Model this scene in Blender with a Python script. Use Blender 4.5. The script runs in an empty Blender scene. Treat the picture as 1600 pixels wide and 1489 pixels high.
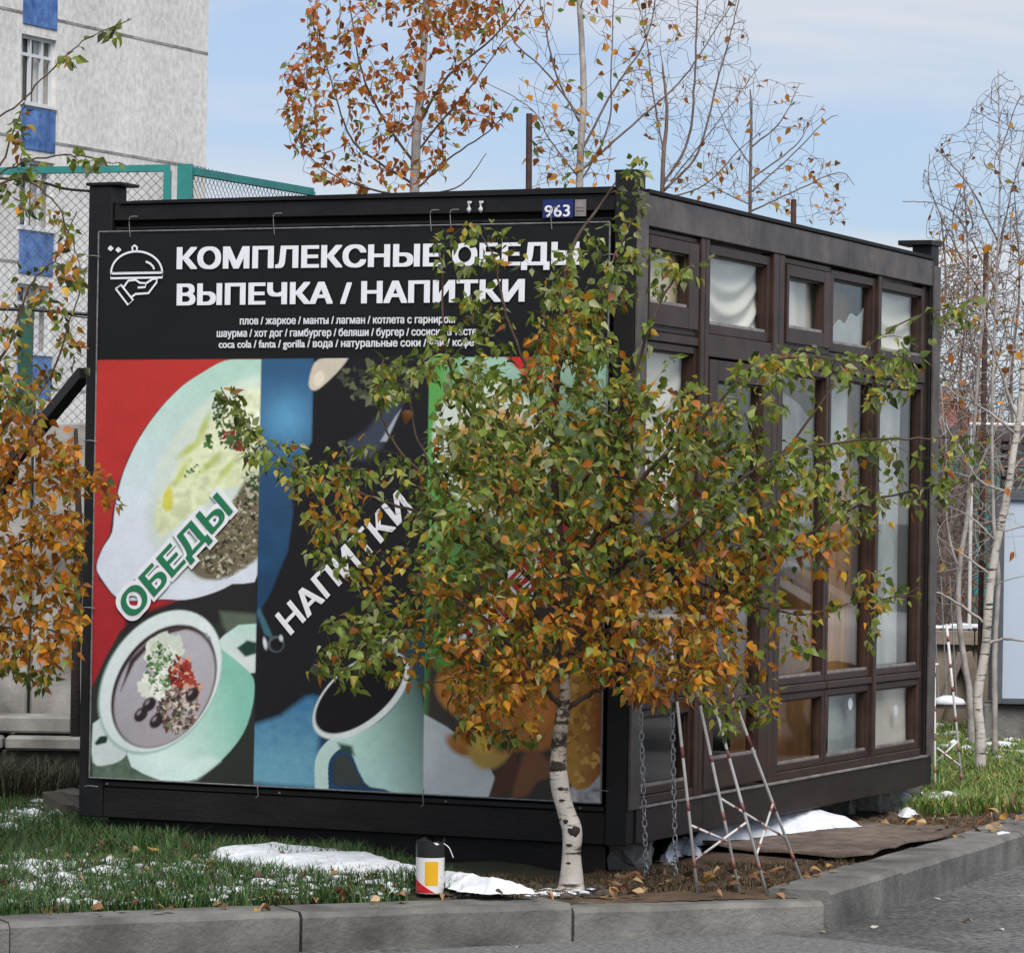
import bpy, math, random
import numpy as np
from mathutils import Matrix, Vector
sc = bpy.context.scene
COL = sc.collection
# ------------------------------------------------------------------ camera
F, PITCH, ROLL = 5674.65, 0.0103714, 0.0159868       # focal length in photo pixels (1600 wide)
CAMZ = 1.373
cam = bpy.data.cameras.new('camera'); cam.lens = 36 * F / 1600; cam.sensor_width = 36
cam.clip_start = 0.1; cam.clip_end = 3000
co = bpy.data.objects.new('camera', cam); COL.objects.link(co); sc.camera = co
Xr = Vector((1, 0, 0)); Fw = Vector((0, math.cos(PITCH), math.sin(PITCH))); Up = Xr.cross(Fw)
Rt = Xr * math.cos(ROLL) + Up * math.sin(ROLL); Uu = -Xr * math.sin(ROLL) + Up * math.cos(ROLL)
m3 = Matrix((Rt, Uu, -Fw)).transposed().to_4x4(); m3.translation = (0, 0, CAMZ); co.matrix_world = m3
# ------------------------------------------------------------------ world
SUN_EL, SUN_AZ = math.radians(50), math.radians(168)      # azimuth measured clockwise from +Y
w = bpy.data.worlds.new('World'); sc.world = w; w.use_nodes = True
nt = w.node_tree; nt.nodes.clear()
def N_(t, **k):
    n = nt.nodes.new(t)
    for a, b in k.items(): setattr(n, a, b)
    return n
out = N_('ShaderNodeOutputWorld'); bg = N_('ShaderNodeBackground'); bg.inputs[1].default_value = 0.09
sky = N_('ShaderNodeTexSky', sky_type='NISHITA', sun_disc=False, sun_elevation=SUN_EL, sun_rotation=SUN_AZ,
         air_density=1.0, dust_density=1.0, ozone_density=1.5)
tc = N_('ShaderNodeTexCoord'); mp = N_('ShaderNodeMapping'); mp.inputs['Scale'].default_value = (1.0, 1.0, 6.5)
mp.inputs['Location'].default_value = (0.35, 0.0, 0.22)
n1 = N_('ShaderNodeTexNoise'); n1.inputs['Scale'].default_value = 4.6; n1.inputs['Detail'].default_value = 6; n1.inputs['Roughness'].default_value = .5
n1.inputs['Distortion'].default_value = .5
cr = N_('ShaderNodeValToRGB'); cr.color_ramp.elements[0].position = .38; cr.color_ramp.elements[1].position = .66
cr.color_ramp.elements[0].color = (.42, .42, .42, 1); cr.color_ramp.elements[1].color = (1, 1, 1, 1)
mx = N_('ShaderNodeMixRGB'); mx.inputs[2].default_value = (4.5, 4.7, 5.0, 1)
tint = N_('ShaderNodeMixRGB', blend_type='MULTIPLY'); tint.inputs[0].default_value = 1; tint.inputs[2].default_value = (.47, .62, .84, 1)
L = nt.links.new
L(tc.outputs['Generated'], mp.inputs[0]); L(mp.outputs[0], n1.inputs[0]); L(n1.outputs[0], cr.inputs[0])
L(sky.outputs[0], tint.inputs[1]); L(cr.outputs[0], mx.inputs[0]); L(tint.outputs[0], mx.inputs[1]); L(mx.outputs[0], bg.inputs[0]); L(bg.outputs[0], out.inputs[0])
sd = bpy.data.lights.new('sun', 'SUN'); sd.energy = 2.2; sd.angle = math.radians(34); sd.color = (1, .95, .88)
so = bpy.data.objects.new('sun', sd); COL.objects.link(so)
sdir = Vector((math.sin(SUN_AZ) * math.cos(SUN_EL), math.cos(SUN_AZ) * math.cos(SUN_EL), math.sin(SUN_EL)))
so.rotation_euler = (-sdir).to_track_quat('-Z', 'Y').to_euler()
sc.view_settings.view_transform = 'Standard'; sc.view_settings.look = 'None'
sc.view_settings.exposure = 0.84; sc.view_settings.gamma = 1
sc.view_settings.use_curve_mapping = False
sc.cycles.max_bounces = 8; sc.cycles.transparent_max_bounces = 16
# ------------------------------------------------------------------ photo geometry helpers
def ray(px, py):
    a, b = px - 800, py - 744.5
    u = a * np.cos(ROLL) + b * np.sin(ROLL); v = -a * np.sin(ROLL) + b * np.cos(ROLL)
    x = u / F; zf = -v / F
    return np.array([x, np.cos(PITCH) - zf * np.sin(PITCH), np.sin(PITCH) + zf * np.cos(PITCH)])
def at(px, py, Y):
    d = ray(px, py); return d * (Y / d[1]) + np.array([0, 0, CAMZ])
def gnd(px, py, z=0.0):
    d = ray(px, py); return d * ((z - CAMZ) / d[2]) + np.array([0, 0, CAMZ])
def to_px(P):
    P = np.asarray(P, float); x = P[..., 0]; y = P[..., 1]; z = P[..., 2] - CAMZ
    yf = y * np.cos(PITCH) + z * np.sin(PITCH); zf = -y * np.sin(PITCH) + z * np.cos(PITCH)
    u = F * x / yf; v = -F * zf / yf; c, s = np.cos(ROLL), np.sin(ROLL)
    return 800 + u * c - v * s, 744.5 + u * s + v * c
CX, CY, CZ, YAW = 0.46486, 14.01182, 0.1, 0.4185468         # near corner of the cabin
AX = np.array([math.cos(YAW), -math.sin(YAW), 0]); AY = np.array([math.sin(YAW), math.cos(YAW), 0]); NC = np.array([CX, CY, CZ])
CW, CL, CH = 2.444, 3.91, 2.6
def loc2w(x, y, z): return NC + AX * x + AY * y + np.array([0, 0, z])
def w2loc(P):
    d = np.asarray(P) - NC; return d @ AX, d @ AY, d[..., 2]
def fface(px, py, off=0.0):             # photo point -> (x, z) on the cabin's front plane
    d = ray(px, py); o = np.array([0, 0, CAMZ]); t = ((NC - AY * off - o) @ AY) / (d @ AY); P = o + d * t - NC
    return float(P @ AX), float(P[2])
def sface(px, py, off=0.0):
    d = ray(px, py); o = np.array([0, 0, CAMZ]); t = ((NC + AX * off - o) @ AX) / (d @ AX); P = o + d * t - NC
    return float(P @ AY), float(P[2])
def lin(c):
    c = np.asarray(c, float) / 255.0
    return np.where(c <= .04045, c / 12.92, ((c + .055) / 1.055) ** 2.4)
# ------------------------------------------------------------------ materials
def mat(name, col, rough=.6, var=.15, scale=8, bump=0.0, bscale=60, metal=0.0, spec=.5, col2=None, stretch=(1, 1, 1), attr=None, ramp=(.35, .65), coords='Object', big=None):
    m = bpy.data.materials.new(name); m.use_nodes = True; t = m.node_tree; b = t.nodes['Principled BSDF']
    b.inputs['Roughness'].default_value = rough; b.inputs['Metallic'].default_value = metal
    b.inputs['Specular IOR Level'].default_value = spec
    c = t.nodes.new('ShaderNodeTexCoord'); mm = t.nodes.new('ShaderNodeMapping'); mm.inputs['Scale'].default_value = stretch
    t.links.new(c.outputs[coords], mm.inputs[0])
    n = t.nodes.new('ShaderNodeTexNoise'); n.inputs['Scale'].default_value = scale; n.inputs['Detail'].default_value = 7; n.inputs['Roughness'].default_value = .62
    t.links.new(mm.outputs[0], n.inputs[0])
    r = t.nodes.new('ShaderNodeValToRGB'); r.color_ramp.elements[0].position = ramp[0]; r.color_ramp.elements[1].position = ramp[1]
    c1 = np.array(col, float); c2 = np.array(col2, float) if col2 is not None else c1 * (1 + var); c1 = c1 if col2 is not None else c1 * (1 - var)
    r.color_ramp.elements[0].color = (*c1, 1); r.color_ramp.elements[1].color = (*np.minimum(c2, 1), 1)
    t.links.new(n.outputs[0], r.inputs[0])
    src = r.outputs[0]
    if big:
        nb = t.nodes.new('ShaderNodeTexNoise'); nb.inputs['Scale'].default_value = big[0]; nb.inputs['Detail'].default_value = 5; t.links.new(c.outputs[coords], nb.inputs[0])
        mr = t.nodes.new('ShaderNodeMapRange'); mr.inputs[1].default_value = .35; mr.inputs[2].default_value = .65; mr.inputs[3].default_value = big[1]; mr.inputs[4].default_value = big[2]; t.links.new(nb.outputs[0], mr.inputs[0])
        xb = t.nodes.new('ShaderNodeMixRGB'); xb.blend_type = 'MULTIPLY'; xb.inputs[0].default_value = 1; t.links.new(src, xb.inputs[1]); t.links.new(mr.outputs[0], xb.inputs[2]); src = xb.outputs[0]
    if attr:
        a = t.nodes.new('ShaderNodeAttribute'); a.attribute_name = attr
        x = t.nodes.new('ShaderNodeMixRGB'); x.blend_type = 'MULTIPLY'; x.inputs[0].default_value = 1
        t.links.new(a.outputs['Color'], x.inputs[1]); t.links.new(src, x.inputs[2]); src = x.outputs[0]
    t.links.new(src, b.inputs['Base Color'])
    if bump:
        n2 = t.nodes.new('ShaderNodeTexNoise'); n2.inputs['Scale'].default_value = bscale; n2.inputs['Detail'].default_value = 5
        t.links.new(mm.outputs[0], n2.inputs[0])
        bp = t.nodes.new('ShaderNodeBump'); bp.inputs['Strength'].default_value = bump; bp.inputs['Distance'].default_value = .01
        t.links.new(n2.outputs[0], bp.inputs['Height']); t.links.new(bp.outputs[0], b.inputs['Normal'])
    return m
def leaf_mat(name, trans=.5, rough=.45):
    m = bpy.data.materials.new(name); m.use_nodes = True; t = m.node_tree; b = t.nodes['Principled BSDF']
    a = t.nodes.new('ShaderNodeAttribute'); a.attribute_name = 'tint'
    b.inputs['Roughness'].default_value = rough; b.inputs['Specular IOR Level'].default_value = .5
    n = t.nodes.new('ShaderNodeTexNoise'); n.inputs['Scale'].default_value = 70; n.inputs['Detail'].default_value = 3
    r = t.nodes.new('ShaderNodeMapRange'); r.inputs[3].default_value = .7; r.inputs[4].default_value = 1.3
    c = t.nodes.new('ShaderNodeTexCoord'); t.links.new(c.outputs['Object'], n.inputs[0]); t.links.new(n.outputs[0], r.inputs[0])
    x = t.nodes.new('ShaderNodeMixRGB'); x.blend_type = 'MULTIPLY'; x.inputs[0].default_value = 1
    t.links.new(a.outputs['Color'], x.inputs[1]); t.links.new(r.outputs[0], x.inputs[2])
    t.links.new(x.outputs[0], b.inputs['Base Color'])
    tr = t.nodes.new('ShaderNodeBsdfTranslucent'); t.links.new(x.outputs[0], tr.inputs[0])
    ms = t.nodes.new('ShaderNodeMixShader'); ms.inputs[0].default_value = trans
    t.links.new(b.outputs[0], ms.inputs[1]); t.links.new(tr.outputs[0], ms.inputs[2])
    t.links.new(ms.outputs[0], t.nodes['Material Output'].inputs[0])
    return m
def glass_mat(name, tintc=(.98, .975, .95), gl=1.0):
    m = bpy.data.materials.new(name); m.use_nodes = True; t = m.node_tree; t.nodes.remove(t.nodes['Principled BSDF'])
    tr = t.nodes.new('ShaderNodeBsdfTransparent'); tr.inputs[0].default_value = (*tintc, 1)
    g = t.nodes.new('ShaderNodeBsdfGlossy'); g.inputs['Roughness'].default_value = .02
    lw = t.nodes.new('ShaderNodeLayerWeight'); pw = t.nodes.new('ShaderNodeMath'); pw.operation = 'POWER'; pw.inputs[1].default_value = 4.0
    fr = t.nodes.new('ShaderNodeMath'); fr.operation = 'MULTIPLY_ADD'; fr.inputs[1].default_value = .60; fr.inputs[2].default_value = .03
    t.links.new(lw.outputs['Facing'], pw.inputs[0]); t.links.new(pw.outputs[0], fr.inputs[0])
    ms = t.nodes.new('ShaderNodeMixShader')
    t.links.new(fr.outputs[0], ms.inputs[0]); t.links.new(tr.outputs[0], ms.inputs[1]); t.links.new(g.outputs[0], ms.inputs[2])
    t.links.new(ms.outputs[0], t.nodes['Material Output'].inputs[0])
    return m
M = {}
M['black_steel'] = mat('black_steel', (.009, .0085, .0085), .5, .35, 5, .15, 40, spec=.3)
M['trim_light'] = mat('highlit_aluminium_edge', (.16, .14, .13), .35, .3, 12, .1, 40, metal=.3, col2=(.36, .32, .30))  # aluminium trim, bright edge highlights put into its light colour
M['black_board'] = mat('black_board', (.009, .0075, .007), .6, .4, 4, .2, 30, stretch=(1, 1, 3), spec=.3)
M['dark_gap'] = mat('dark_gap', (.005, .005, .005), .8, .1)
M['alu'] = mat('weathered_trim', (.055, .043, .036), .45, .22, 6, .15, 30, metal=.1, col2=(.115, .092, .08), big=(1.5, .75, 1.25))
M['brown'] = mat('brown_profile', (.028, .016, .0125), .40, .25, 6, .05, 60, col2=(.054, .030, .022), spec=.22)
M['brown_dark'] = mat('brown_board', (.015, .009, .0075), .5, .3, 5, .1, 40, stretch=(1, 1, 3), col2=(.028, .018, .015), spec=.3)
M['grey_metal'] = mat('galvanised_wire', (.35, .36, .37), .4, .2, 30, metal=.7)
M['wire'] = mat('ribbon_wire', (.16, .16, .16), .5, .3, 30)
M['glass'] = glass_mat('window_glass')
M['lining'] = mat('grey_lining', (.24, .26, .28), .7, .15, 3)
M['film'] = mat('plastic_film', (.80, .79, .74), .35, .08, 5, .35, 14, col2=(.84, .84, .80))
M['film_blue'] = mat('bluish_film', (.34, .40, .44), .3, .1, 4, .3, 10, col2=(.55, .62, .66))
M['film_grey'] = mat('grey_film', (.13, .145, .16), .3, .2, 4, .3, 10, col2=(.26, .29, .31))
M['cream'] = mat('lamplit_cream', (.80, .71, .50), .6, .05, 3)  # warm interior lamplight is put into this raised cream colour
M['inner_dark'] = mat('dark_interior', (.05, .05, .052), .7, .3, 3)
M['cabinet'] = mat('brown_cabinet_wood', (.36, .18, .065), .5, .3, 3, stretch=(8, 8, 1))
M['white'] = mat('white_print', (.78, .79, .83), .55, .03, 20)
M['small_white'] = mat('white_small_print', (.70, .71, .75), .55, .03, 20)
M['green_print'] = mat('green_print', (.012, .17, .075), .55, .05, 20)
M['red_print'] = mat('red_print', (.45, .02, .02), .55, .05, 20)
M['plaster'] = mat('white_roughcast', (.58, .565, .545), .9, .1, 6, .8, 14, col2=(.78, .765, .74), stretch=(1.2, 1.2, .8), ramp=(.36, .6), big=(.35, .86, 1.06))
M['blue_paint'] = mat('blue_paint', (.035, .10, .30), .8, .3, 4, .6, 12, col2=(.12, .24, .52), big=(.8, .8, 1.15))
M['white_frame'] = mat('white_pvc', (.62, .64, .66), .5, .06, 6)
M['teal'] = mat('teal_paint', (.012, .17, .155), .5, .2, 6, col2=(.02, .23, .21))
M['green_paint'] = mat('dark_green_paint', (.012, .075, .05), .55, .3, 5)
M['concrete'] = mat('kerb_concrete', (.075, .071, .066), .88, .3, 4, .6, 60, col2=(.23, .222, .205), ramp=(.3, .72), big=(2.2, .62, 1.15))
M['pale_concrete'] = mat('pale_concrete', (.20, .185, .165), .9, .2, 2.6, .6, 20, col2=(.42, .40, .375), ramp=(.36, .6), big=(1.4, .6, 1.1))
M['stain_concrete'] = mat('stained_concrete', (.035, .03, .026), .9, .4, 3, .5, 20, col2=(.11, .095, .08))
M['fence_concrete'] = mat('tan_concrete', (.22, .17, .13), .9, .2, 4, .4, 30, col2=(.34, .28, .22))
M['snow'] = mat('snow', (.55, .58, .63), .65, .04, 9, .5, 35, col2=(.80, .82, .86))
M['asphalt'] = mat('asphalt', (.045, .045, .046), .9, .2, 38, 1.0, 90, col2=(.20, .198, .195), ramp=(.36, .66), big=(1.1, .6, 1.2))
M['patch_asphalt'] = mat('pale_asphalt', (.08, .08, .08), .9, .2, 45, .8, 90, col2=(.20, .20, .20))
M['soil'] = mat('verge_soil', (.55, .55, .55), .95, .3, 22, .8, 60, col2=(1.35, 1.3, 1.25), attr='tint')
M['blade'] = leaf_mat('grass_blade', .3, .5)
M['leaf'] = leaf_mat('birch_leaf')
M['bark'] = mat('birch_bark', (.06, .045, .035), .8, .1, 3.0, .6, 30, col2=(.60, .55, .49), stretch=(2.5, 2.5, 15), ramp=(.38, .46), big=(9, .75, 1.1))
M['bark_mid'] = mat('rough_birch_bark', (.05, .032, .022), .85, .1, 5, .9, 26, col2=(.50, .43, .34), stretch=(3.5, 3.5, 6), ramp=(.47, .56), big=(12, .6, 1.1))
M['bark_dark'] = mat('brown_twig_bark', (.045, .026, .018), .8, .3, 20, .3, 50, col2=(.10, .062, .042))
M['bark_grey'] = mat('grey_twig_bark', (.10, .065, .05), .8, .3, 10, .3, 50, col2=(.20, .145, .12))
M['bark_thicket'] = mat('brown_thicket_bark', (.10, .065, .05), .8, .3, 3, .2, 50, col2=(.25, .19, .16))
M['bark_pale'] = mat('pale_twig_bark', (.20, .17, .15), .8, .3, 6, .3, 50, col2=(.46, .42, .39))
M['knot'] = mat('bark_knot', (.025, .018, .015), .9, .3, 30, .5, 60)
M['white_paint'] = mat('white_paint', (.55, .53, .50), .5, .2, 14, col2=(.70, .68, .66))
M['red_paint'] = mat('faded_red_paint', (.17, .045, .04), .6, .3, 14, col2=(.33, .15, .13))
M['rust'] = mat('rusty_steel', (.035, .018, .014), .8, .4, 18, .3, 60, col2=(.085, .04, .03))
M['cable'] = mat('black_cable', (.01, .01, .011), .5, .1)
M['mat_board'] = mat('sodden_carpet', (.085, .062, .046), .95, .3, 16, .6, 90, col2=(.19, .145, .115), big=(3, .7, 1.2))
M['yellow'] = mat('yellow_label', (.70, .37, .01), .4, .05, 10)
M['bucket_white'] = mat('white_plastic', (.66, .66, .66), .35, .04, 10)
M['bucket_black'] = mat('black_plastic', (.012, .012, .014), .35, .1, 10)
M['red_label'] = mat('red_label', (.50, .012, .018), .4, .05, 10)
M['navy'] = mat('navy_plate', (.008, .016, .12), .35, .1, 10)
M['blue_white'] = mat('pale_blue_panel', (.44, .51, .60), .4, .06, .8)
M['grey_frame'] = mat('slate_frame', (.075, .085, .10), .5, .2, 6)
M['red_roof'] = mat('red_tin_roof', (.22, .07, .05), .7, .2, 3)
M['slat'] = mat('dark_slat', (.05, .038, .032), .7, .3, 6)
M['block'] = mat('cracked_block', (.16, .15, .13), .92, .4, 6, .8, 30, col2=(.30, .28, .26))
M['dry_dirt'] = mat('gutter_dirt', (.03, .024, .018), .95, .4, 30, col2=(.10, .08, .06))
M['dry'] = leaf_mat('dry_leaf', .2, .6)
# ------------------------------------------------------------------ mesh building
class MB:
    def __init__(s): s.v = []; s.f = []; s.c = []
    def add(s, v, f, col=None):
        o = len(s.v); s.v += [tuple(map(float, p)) for p in v]; s.f += [tuple(i + o for i in q) for q in f]
        if col is not None: s.c += [tuple(col)] * len(v)
        return s
    def box(s, x0, x1, y0, y1, z0, z1):
        v = [(x, y, z) for z in (z0, z1) for y in (y0, y1) for x in (x0, x1)]
        return s.add(v, [(0, 2, 3, 1), (4, 5, 7, 6), (0, 1, 5, 4), (2, 6, 7, 3), (0, 4, 6, 2), (1, 3, 7, 5)])
    def bar(s, a, b, wd, th, up=(0, 0, 1)):
        a = Vector(a); b = Vector(b); d = (b - a).normalized(); u = Vector(up)
        if abs(d.dot(u)) > .95: u = Vector((0, 1, 0))
        r = d.cross(u).normalized() * wd / 2; u = r.cross(d).normalized() * th / 2
        v = [p + i * r + j * u for p in (a, b) for (i, j) in ((-1, -1), (1, -1), (1, 1), (-1, 1))]
        return s.add(v, [(0, 1, 2, 3), (7, 6, 5, 4), (0, 4, 5, 1), (1, 5, 6, 2), (2, 6, 7, 3), (3, 7, 4, 0)])
    def tube(s, pts, rad, n=6, cap=True):
        P = np.array(pts, float); k = len(P); R = np.broadcast_to(np.asarray(rad, float), (k,)) if np.ndim(rad) else np.full(k, float(rad))
        T = np.gradient(P, axis=0); T /= np.linalg.norm(T, axis=1)[:, None] + 1e-12
        ref = np.array([0, 0, 1.]) if abs(T[:, 2]).mean() < .8 else np.array([0, 1., 0])
        A = np.cross(T, ref); A /= np.linalg.norm(A, axis=1)[:, None] + 1e-9; B = np.cross(A, T)
        an = np.arange(n) * 2 * math.pi / n
        V = P[:, None] + R[:, None, None] * (np.cos(an)[None, :, None] * A[:, None] + np.sin(an)[None, :, None] * B[:, None])
        f = [(i * n + j, i * n + (j + 1) % n, (i + 1) * n + (j + 1) % n, (i + 1) * n + j) for i in range(k - 1) for j in range(n)]
        if cap: f += [tuple(range(n))[::-1], tuple((k - 1) * n + j for j in range(n))]
        return s.add(V.reshape(-1, 3), f)
    def prism(s, poly, z0, z1, fn=None):       # poly in xy, extruded
        n = len(poly); v = [(p[0], p[1], z0) for p in poly] + [(p[0], p[1], z1) for p in poly]
        if fn: v = [fn(*p) for p in v]
        return s.add(v, [tuple(range(n))[::-1], tuple(range(n, 2 * n))] + [(i, (i + 1) % n, n + (i + 1) % n, n + i) for i in range(n)])
    def build(s, name, m, parent=None, bevel=0, smooth=False, **tags):
        me = bpy.data.meshes.new(name); me.from_pydata(s.v, [], s.f); me.update()
        if s.c:
            a = me.color_attributes.new('tint', 'FLOAT_COLOR', 'POINT'); a.data.foreach_set('color', np.array([(*c[:3], 1) for c in s.c], 'f').ravel())
        return link(name, me, m, parent, bevel, smooth, **tags)
def link(name, me, m, parent=None, bevel=0, smooth=False, **tags):
    me.materials.append(m) if not len(me.materials) else None
    o = bpy.data.objects.new(name, me); COL.objects.link(o); o.parent = parent
    if smooth: me.shade_smooth()
    if bevel:
        b = o.modifiers.new('bevel', 'BEVEL'); b.width = bevel; b.segments = 1; b.limit_method = 'ANGLE'
    for k, v in tags.items(): o[k] = v
    return o
def thing(name, label, cat, loc=(0, 0, 0), rz=0, group=None, kind=None):
    o = bpy.data.objects.new(name, None); COL.objects.link(o); o.location = loc; o.rotation_euler = (0, 0, rz); o.empty_display_size = .1
    if label: o['label'] = label
    if cat: o['category'] = cat
    if group: o['group'] = group
    if kind: o['kind'] = kind
    return o
def box(name, m, parent, *a, bevel=.002, **t): return MB().box(*a).build(name, m, parent, bevel, **t)
def np_mesh(name, V, Fq, colors=None):
    me = bpy.data.meshes.new(name); V = np.asarray(V, 'f'); Fq = np.asarray(Fq, 'i'); k = Fq.shape[1]
    me.vertices.add(len(V)); me.vertices.foreach_set('co', V.ravel())
    me.loops.add(Fq.size); me.loops.foreach_set('vertex_index', Fq.ravel())
    me.polygons.add(len(Fq)); me.polygons.foreach_set('loop_start', np.arange(0, Fq.size, k, dtype='i'))
    me.update(calc_edges=True); me.validate()
    if colors is not None:
        a = me.color_attributes.new('tint', 'FLOAT_COLOR', 'POINT'); c = np.ones((len(V), 4), 'f'); c[:, :3] = colors; a.data.foreach_set('color', c.ravel())
    return me
def spline(pts, n=6):
    P = np.array(pts, float)
    if len(P) < 3: return np.array([P[0] + (P[-1] - P[0]) * t for t in np.linspace(0, 1, n + 1)])
    Q = np.vstack([2 * P[0] - P[1], P, 2 * P[-1] - P[-2]]); o = []
    for i in range(1, len(Q) - 2):
        for t in np.arange(n) / n:
            o.append(.5 * ((2 * Q[i]) + (-Q[i - 1] + Q[i + 1]) * t + (2 * Q[i - 1] - 5 * Q[i] + 4 * Q[i + 1] - Q[i + 2]) * t * t + (-Q[i - 1] + 3 * Q[i] - 3 * Q[i + 1] + Q[i + 2]) * t ** 3))
    o.append(P[-1]); return np.array(o)
def sdf(px, py, poly):                      # signed distance to polygon, negative inside
    poly = np.asarray(poly, float); d = np.full(px.shape, 1e18); s = np.ones(px.shape)
    for i in range(len(poly)):
        a = poly[i]; b = poly[i - 1]; ex, ey = b - a; wx = px - a[0]; wy = py - a[1]
        t = np.clip((wx * ex + wy * ey) / (ex * ex + ey * ey + 1e-12), 0, 1)
        d = np.minimum(d, (wx - ex * t) ** 2 + (wy - ey * t) ** 2)
        c1 = py >= a[1]; c2 = py < b[1]; c3 = ex * wy > ey * wx
        s = np.where((c1 & c2 & c3) | (~c1 & ~c2 & ~c3), -s, s)
    return s * np.sqrt(d)
def vnoise(x, y, seed=0):
    r = np.random.RandomState(seed).rand(64, 64); xi = np.floor(x).astype(int); yi = np.floor(y).astype(int); fx = x - xi; fy = y - yi
    fx = fx * fx * (3 - 2 * fx); fy = fy * fy * (3 - 2 * fy); g = lambda a, b: r[a % 64, b % 64]
    return (g(xi, yi) * (1 - fx) + g(xi + 1, yi) * fx) * (1 - fy) + (g(xi, yi + 1) * (1 - fx) + g(xi + 1, yi + 1) * fx) * fy
def fbm(x, y, seed=0, o=3): return sum(vnoise(x * 2 ** i, y * 2 ** i, seed + i) / 2 ** i for i in range(o)) / sum(1 / 2 ** i for i in range(o))
rnd = random.Random(7); rng = np.random.RandomState(11)
# ================================================================== GROUND
def structure(name, me, m, **k): return link(name, me, m, kind='structure', **k)
RZ = -.14
KL0 = np.array([-1.665, 12.03]); KC = np.array([1.185, 13.31]); KR1 = np.array([2.30, 16.14])    # kerb front edge, corner, right line
dl = (KC - KL0) / np.linalg.norm(KC - KL0); dr = (KR1 - KC) / np.linalg.norm(KR1 - KC)
nl = np.array([-dl[1], dl[0]]); nr = np.array([-dr[1], dr[0]])                # into the verge
def gridmesh(x0, x1, y0, y1, nx, ny, hfn, cfn=None, keep=None):
    xs = np.linspace(x0, x1, nx); ys = np.linspace(y0, y1, ny); X, Y = np.meshgrid(xs, ys); Z = hfn(X, Y)
    V = np.stack([X, Y, Z], -1).reshape(-1, 3); i = np.arange(ny - 1)[:, None] * nx + np.arange(nx - 1)[None]
    Q = np.stack([i, i + 1, i + nx + 1, i + nx], -1).reshape(-1, 4)
    if keep is not None:
        kk = keep(X, Y).ravel(); Q = Q[kk[Q].all(1)]
    return V, Q, (cfn(X, Y).reshape(-1, 3) if cfn else None)
me = np_mesh('road', [(-900, -300, RZ), (900, -300, RZ), (900, 1200, RZ), (-900, 1200, RZ)], [(0, 1, 2, 3)])
structure('road', me, M['asphalt'])
# paler worn strip of asphalt along the bottom edge
pp = [gnd(x, y, RZ)[:2] for x, y in [(500, 1510), (650, 1486), (1000, 1466), (1180, 1459), (1330, 1472), (1500, 1492), (1640, 1488), (1700, 1530)]]
mb = MB(); mb.prism([tuple(p) for p in pp], RZ - .02, RZ + .004); mb.build('road_patch', M['patch_asphalt'], kind='structure')
def kd_left(X, Y): return (X - KC[0]) * nl[0] + (Y - KC[1]) * nl[1]
def kd_right(X, Y): return (X - KC[0]) * nr[0] + (Y - KC[1]) * nr[1]
def verge_h(X, Y):
    e = np.minimum(kd_left(X, Y), kd_right(X, Y))
    h = -.018 + .022 * (fbm(X * 3, Y * 3, 5) - .5) * 2 * np.clip(e / .5, 0, 1)
    hl = np.clip((e - .2) / 1.2, 0, 1) * .035
    return h + hl * np.clip((.4 - X), 0, 1)
def soilw(X, Y): return np.clip((X - .15 + .25 * (fbm(X * 4, Y * 4, 9) - .5)) / .15, 0, 1) * np.clip((17.3 - Y + .5 * X * 0 + .4 * (fbm(X * 5, Y * 5, 3) - .5)) / .5, 0, 1)
def verge_c(X, Y):
    s = soilw(X, Y)[..., None]; n = fbm(X * 9, Y * 9, 21)[..., None]
    g = np.array([.022, .032, .012]) * (1 - n) + np.array([.05, .045, .022]) * n; d = np.array([.055, .032, .018]) * (1 - n) + np.array([.17, .105, .06]) * n
    return g * (1 - s) + d * s
keepv = lambda X, Y: (kd_left(X, Y) > .1) & (kd_right(X, Y) > .08)
V, Q, C = gridmesh(-6, 6, 11, 27, 420, 560, verge_h, verge_c, keepv)
structure('verge_ground', np_mesh('verge_ground', V, Q, C), M['soil'])
far = [(KC + dl * -500 + nl * .2), KC + nl * .2 + nr * .2, KC + dr * 900 + nr * .2, KC + dr * 900 + nr * 1200]
me = np_mesh('field', [(p[0], p[1], -.045) for p in far], [(0, 1, 2, 3)], np.tile([.05, .05, .03], (4, 1)))
structure('field', me, M['soil'])
# kerbs
kerb = thing('kerb', None, None, kind='structure')
def kerb_stone(p0, d, n, ln, wd, ztop, tilt=0, rot=0):
    p0 = np.array(p0); a = .006
    prof = [(0, RZ - .05), (0, ztop - .018), (.018, ztop), (wd, ztop - .002), (wd, RZ - .05)]
    mb = MB(); k = 9; rows = []
    for i in range(k):
        t = a + (ln - 2 * a) * i / (k - 1)
        for j, (q, z) in enumerate(prof):
            jz = (rng.rand() - .5) * .004 if 0 < j < 4 else 0; jq = (rng.rand() - .5) * .005 if j in (1, 2) else 0
            p = p0 + d * t + n * (q + jq + rot * t); rows.append((p[0], p[1], z + jz + tilt * t))
    f = [(i * 5 + j, (i + 1) * 5 + j, (i + 1) * 5 + j + 1, i * 5 + j + 1) for i in range(k - 1) for j in range(4)] + [(0, 1, 2, 3, 4), tuple((k - 1) * 5 + j for j in (4, 3, 2, 1, 0))]
    mb.add(rows, f); return mb.build('kerb_stone', M['concrete'], kerb)
xj = [(KL0 + (KC - KL0) * ((gnd(px, py)[0] - KL0[0]) / (KC[0] - KL0[0]))) for px, py in ((12, 1440), (472, 1422), (895, 1404), (1293, 1402))]
LN = [np.linalg.norm(xj[i + 1] - xj[i]) for i in range(3)]
for i in range(3): kerb_stone(xj[i], dl, nl, LN[i], .26, -.004 if i < 2 else -.018, tilt=[.002, 0, -.006][i])
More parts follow.
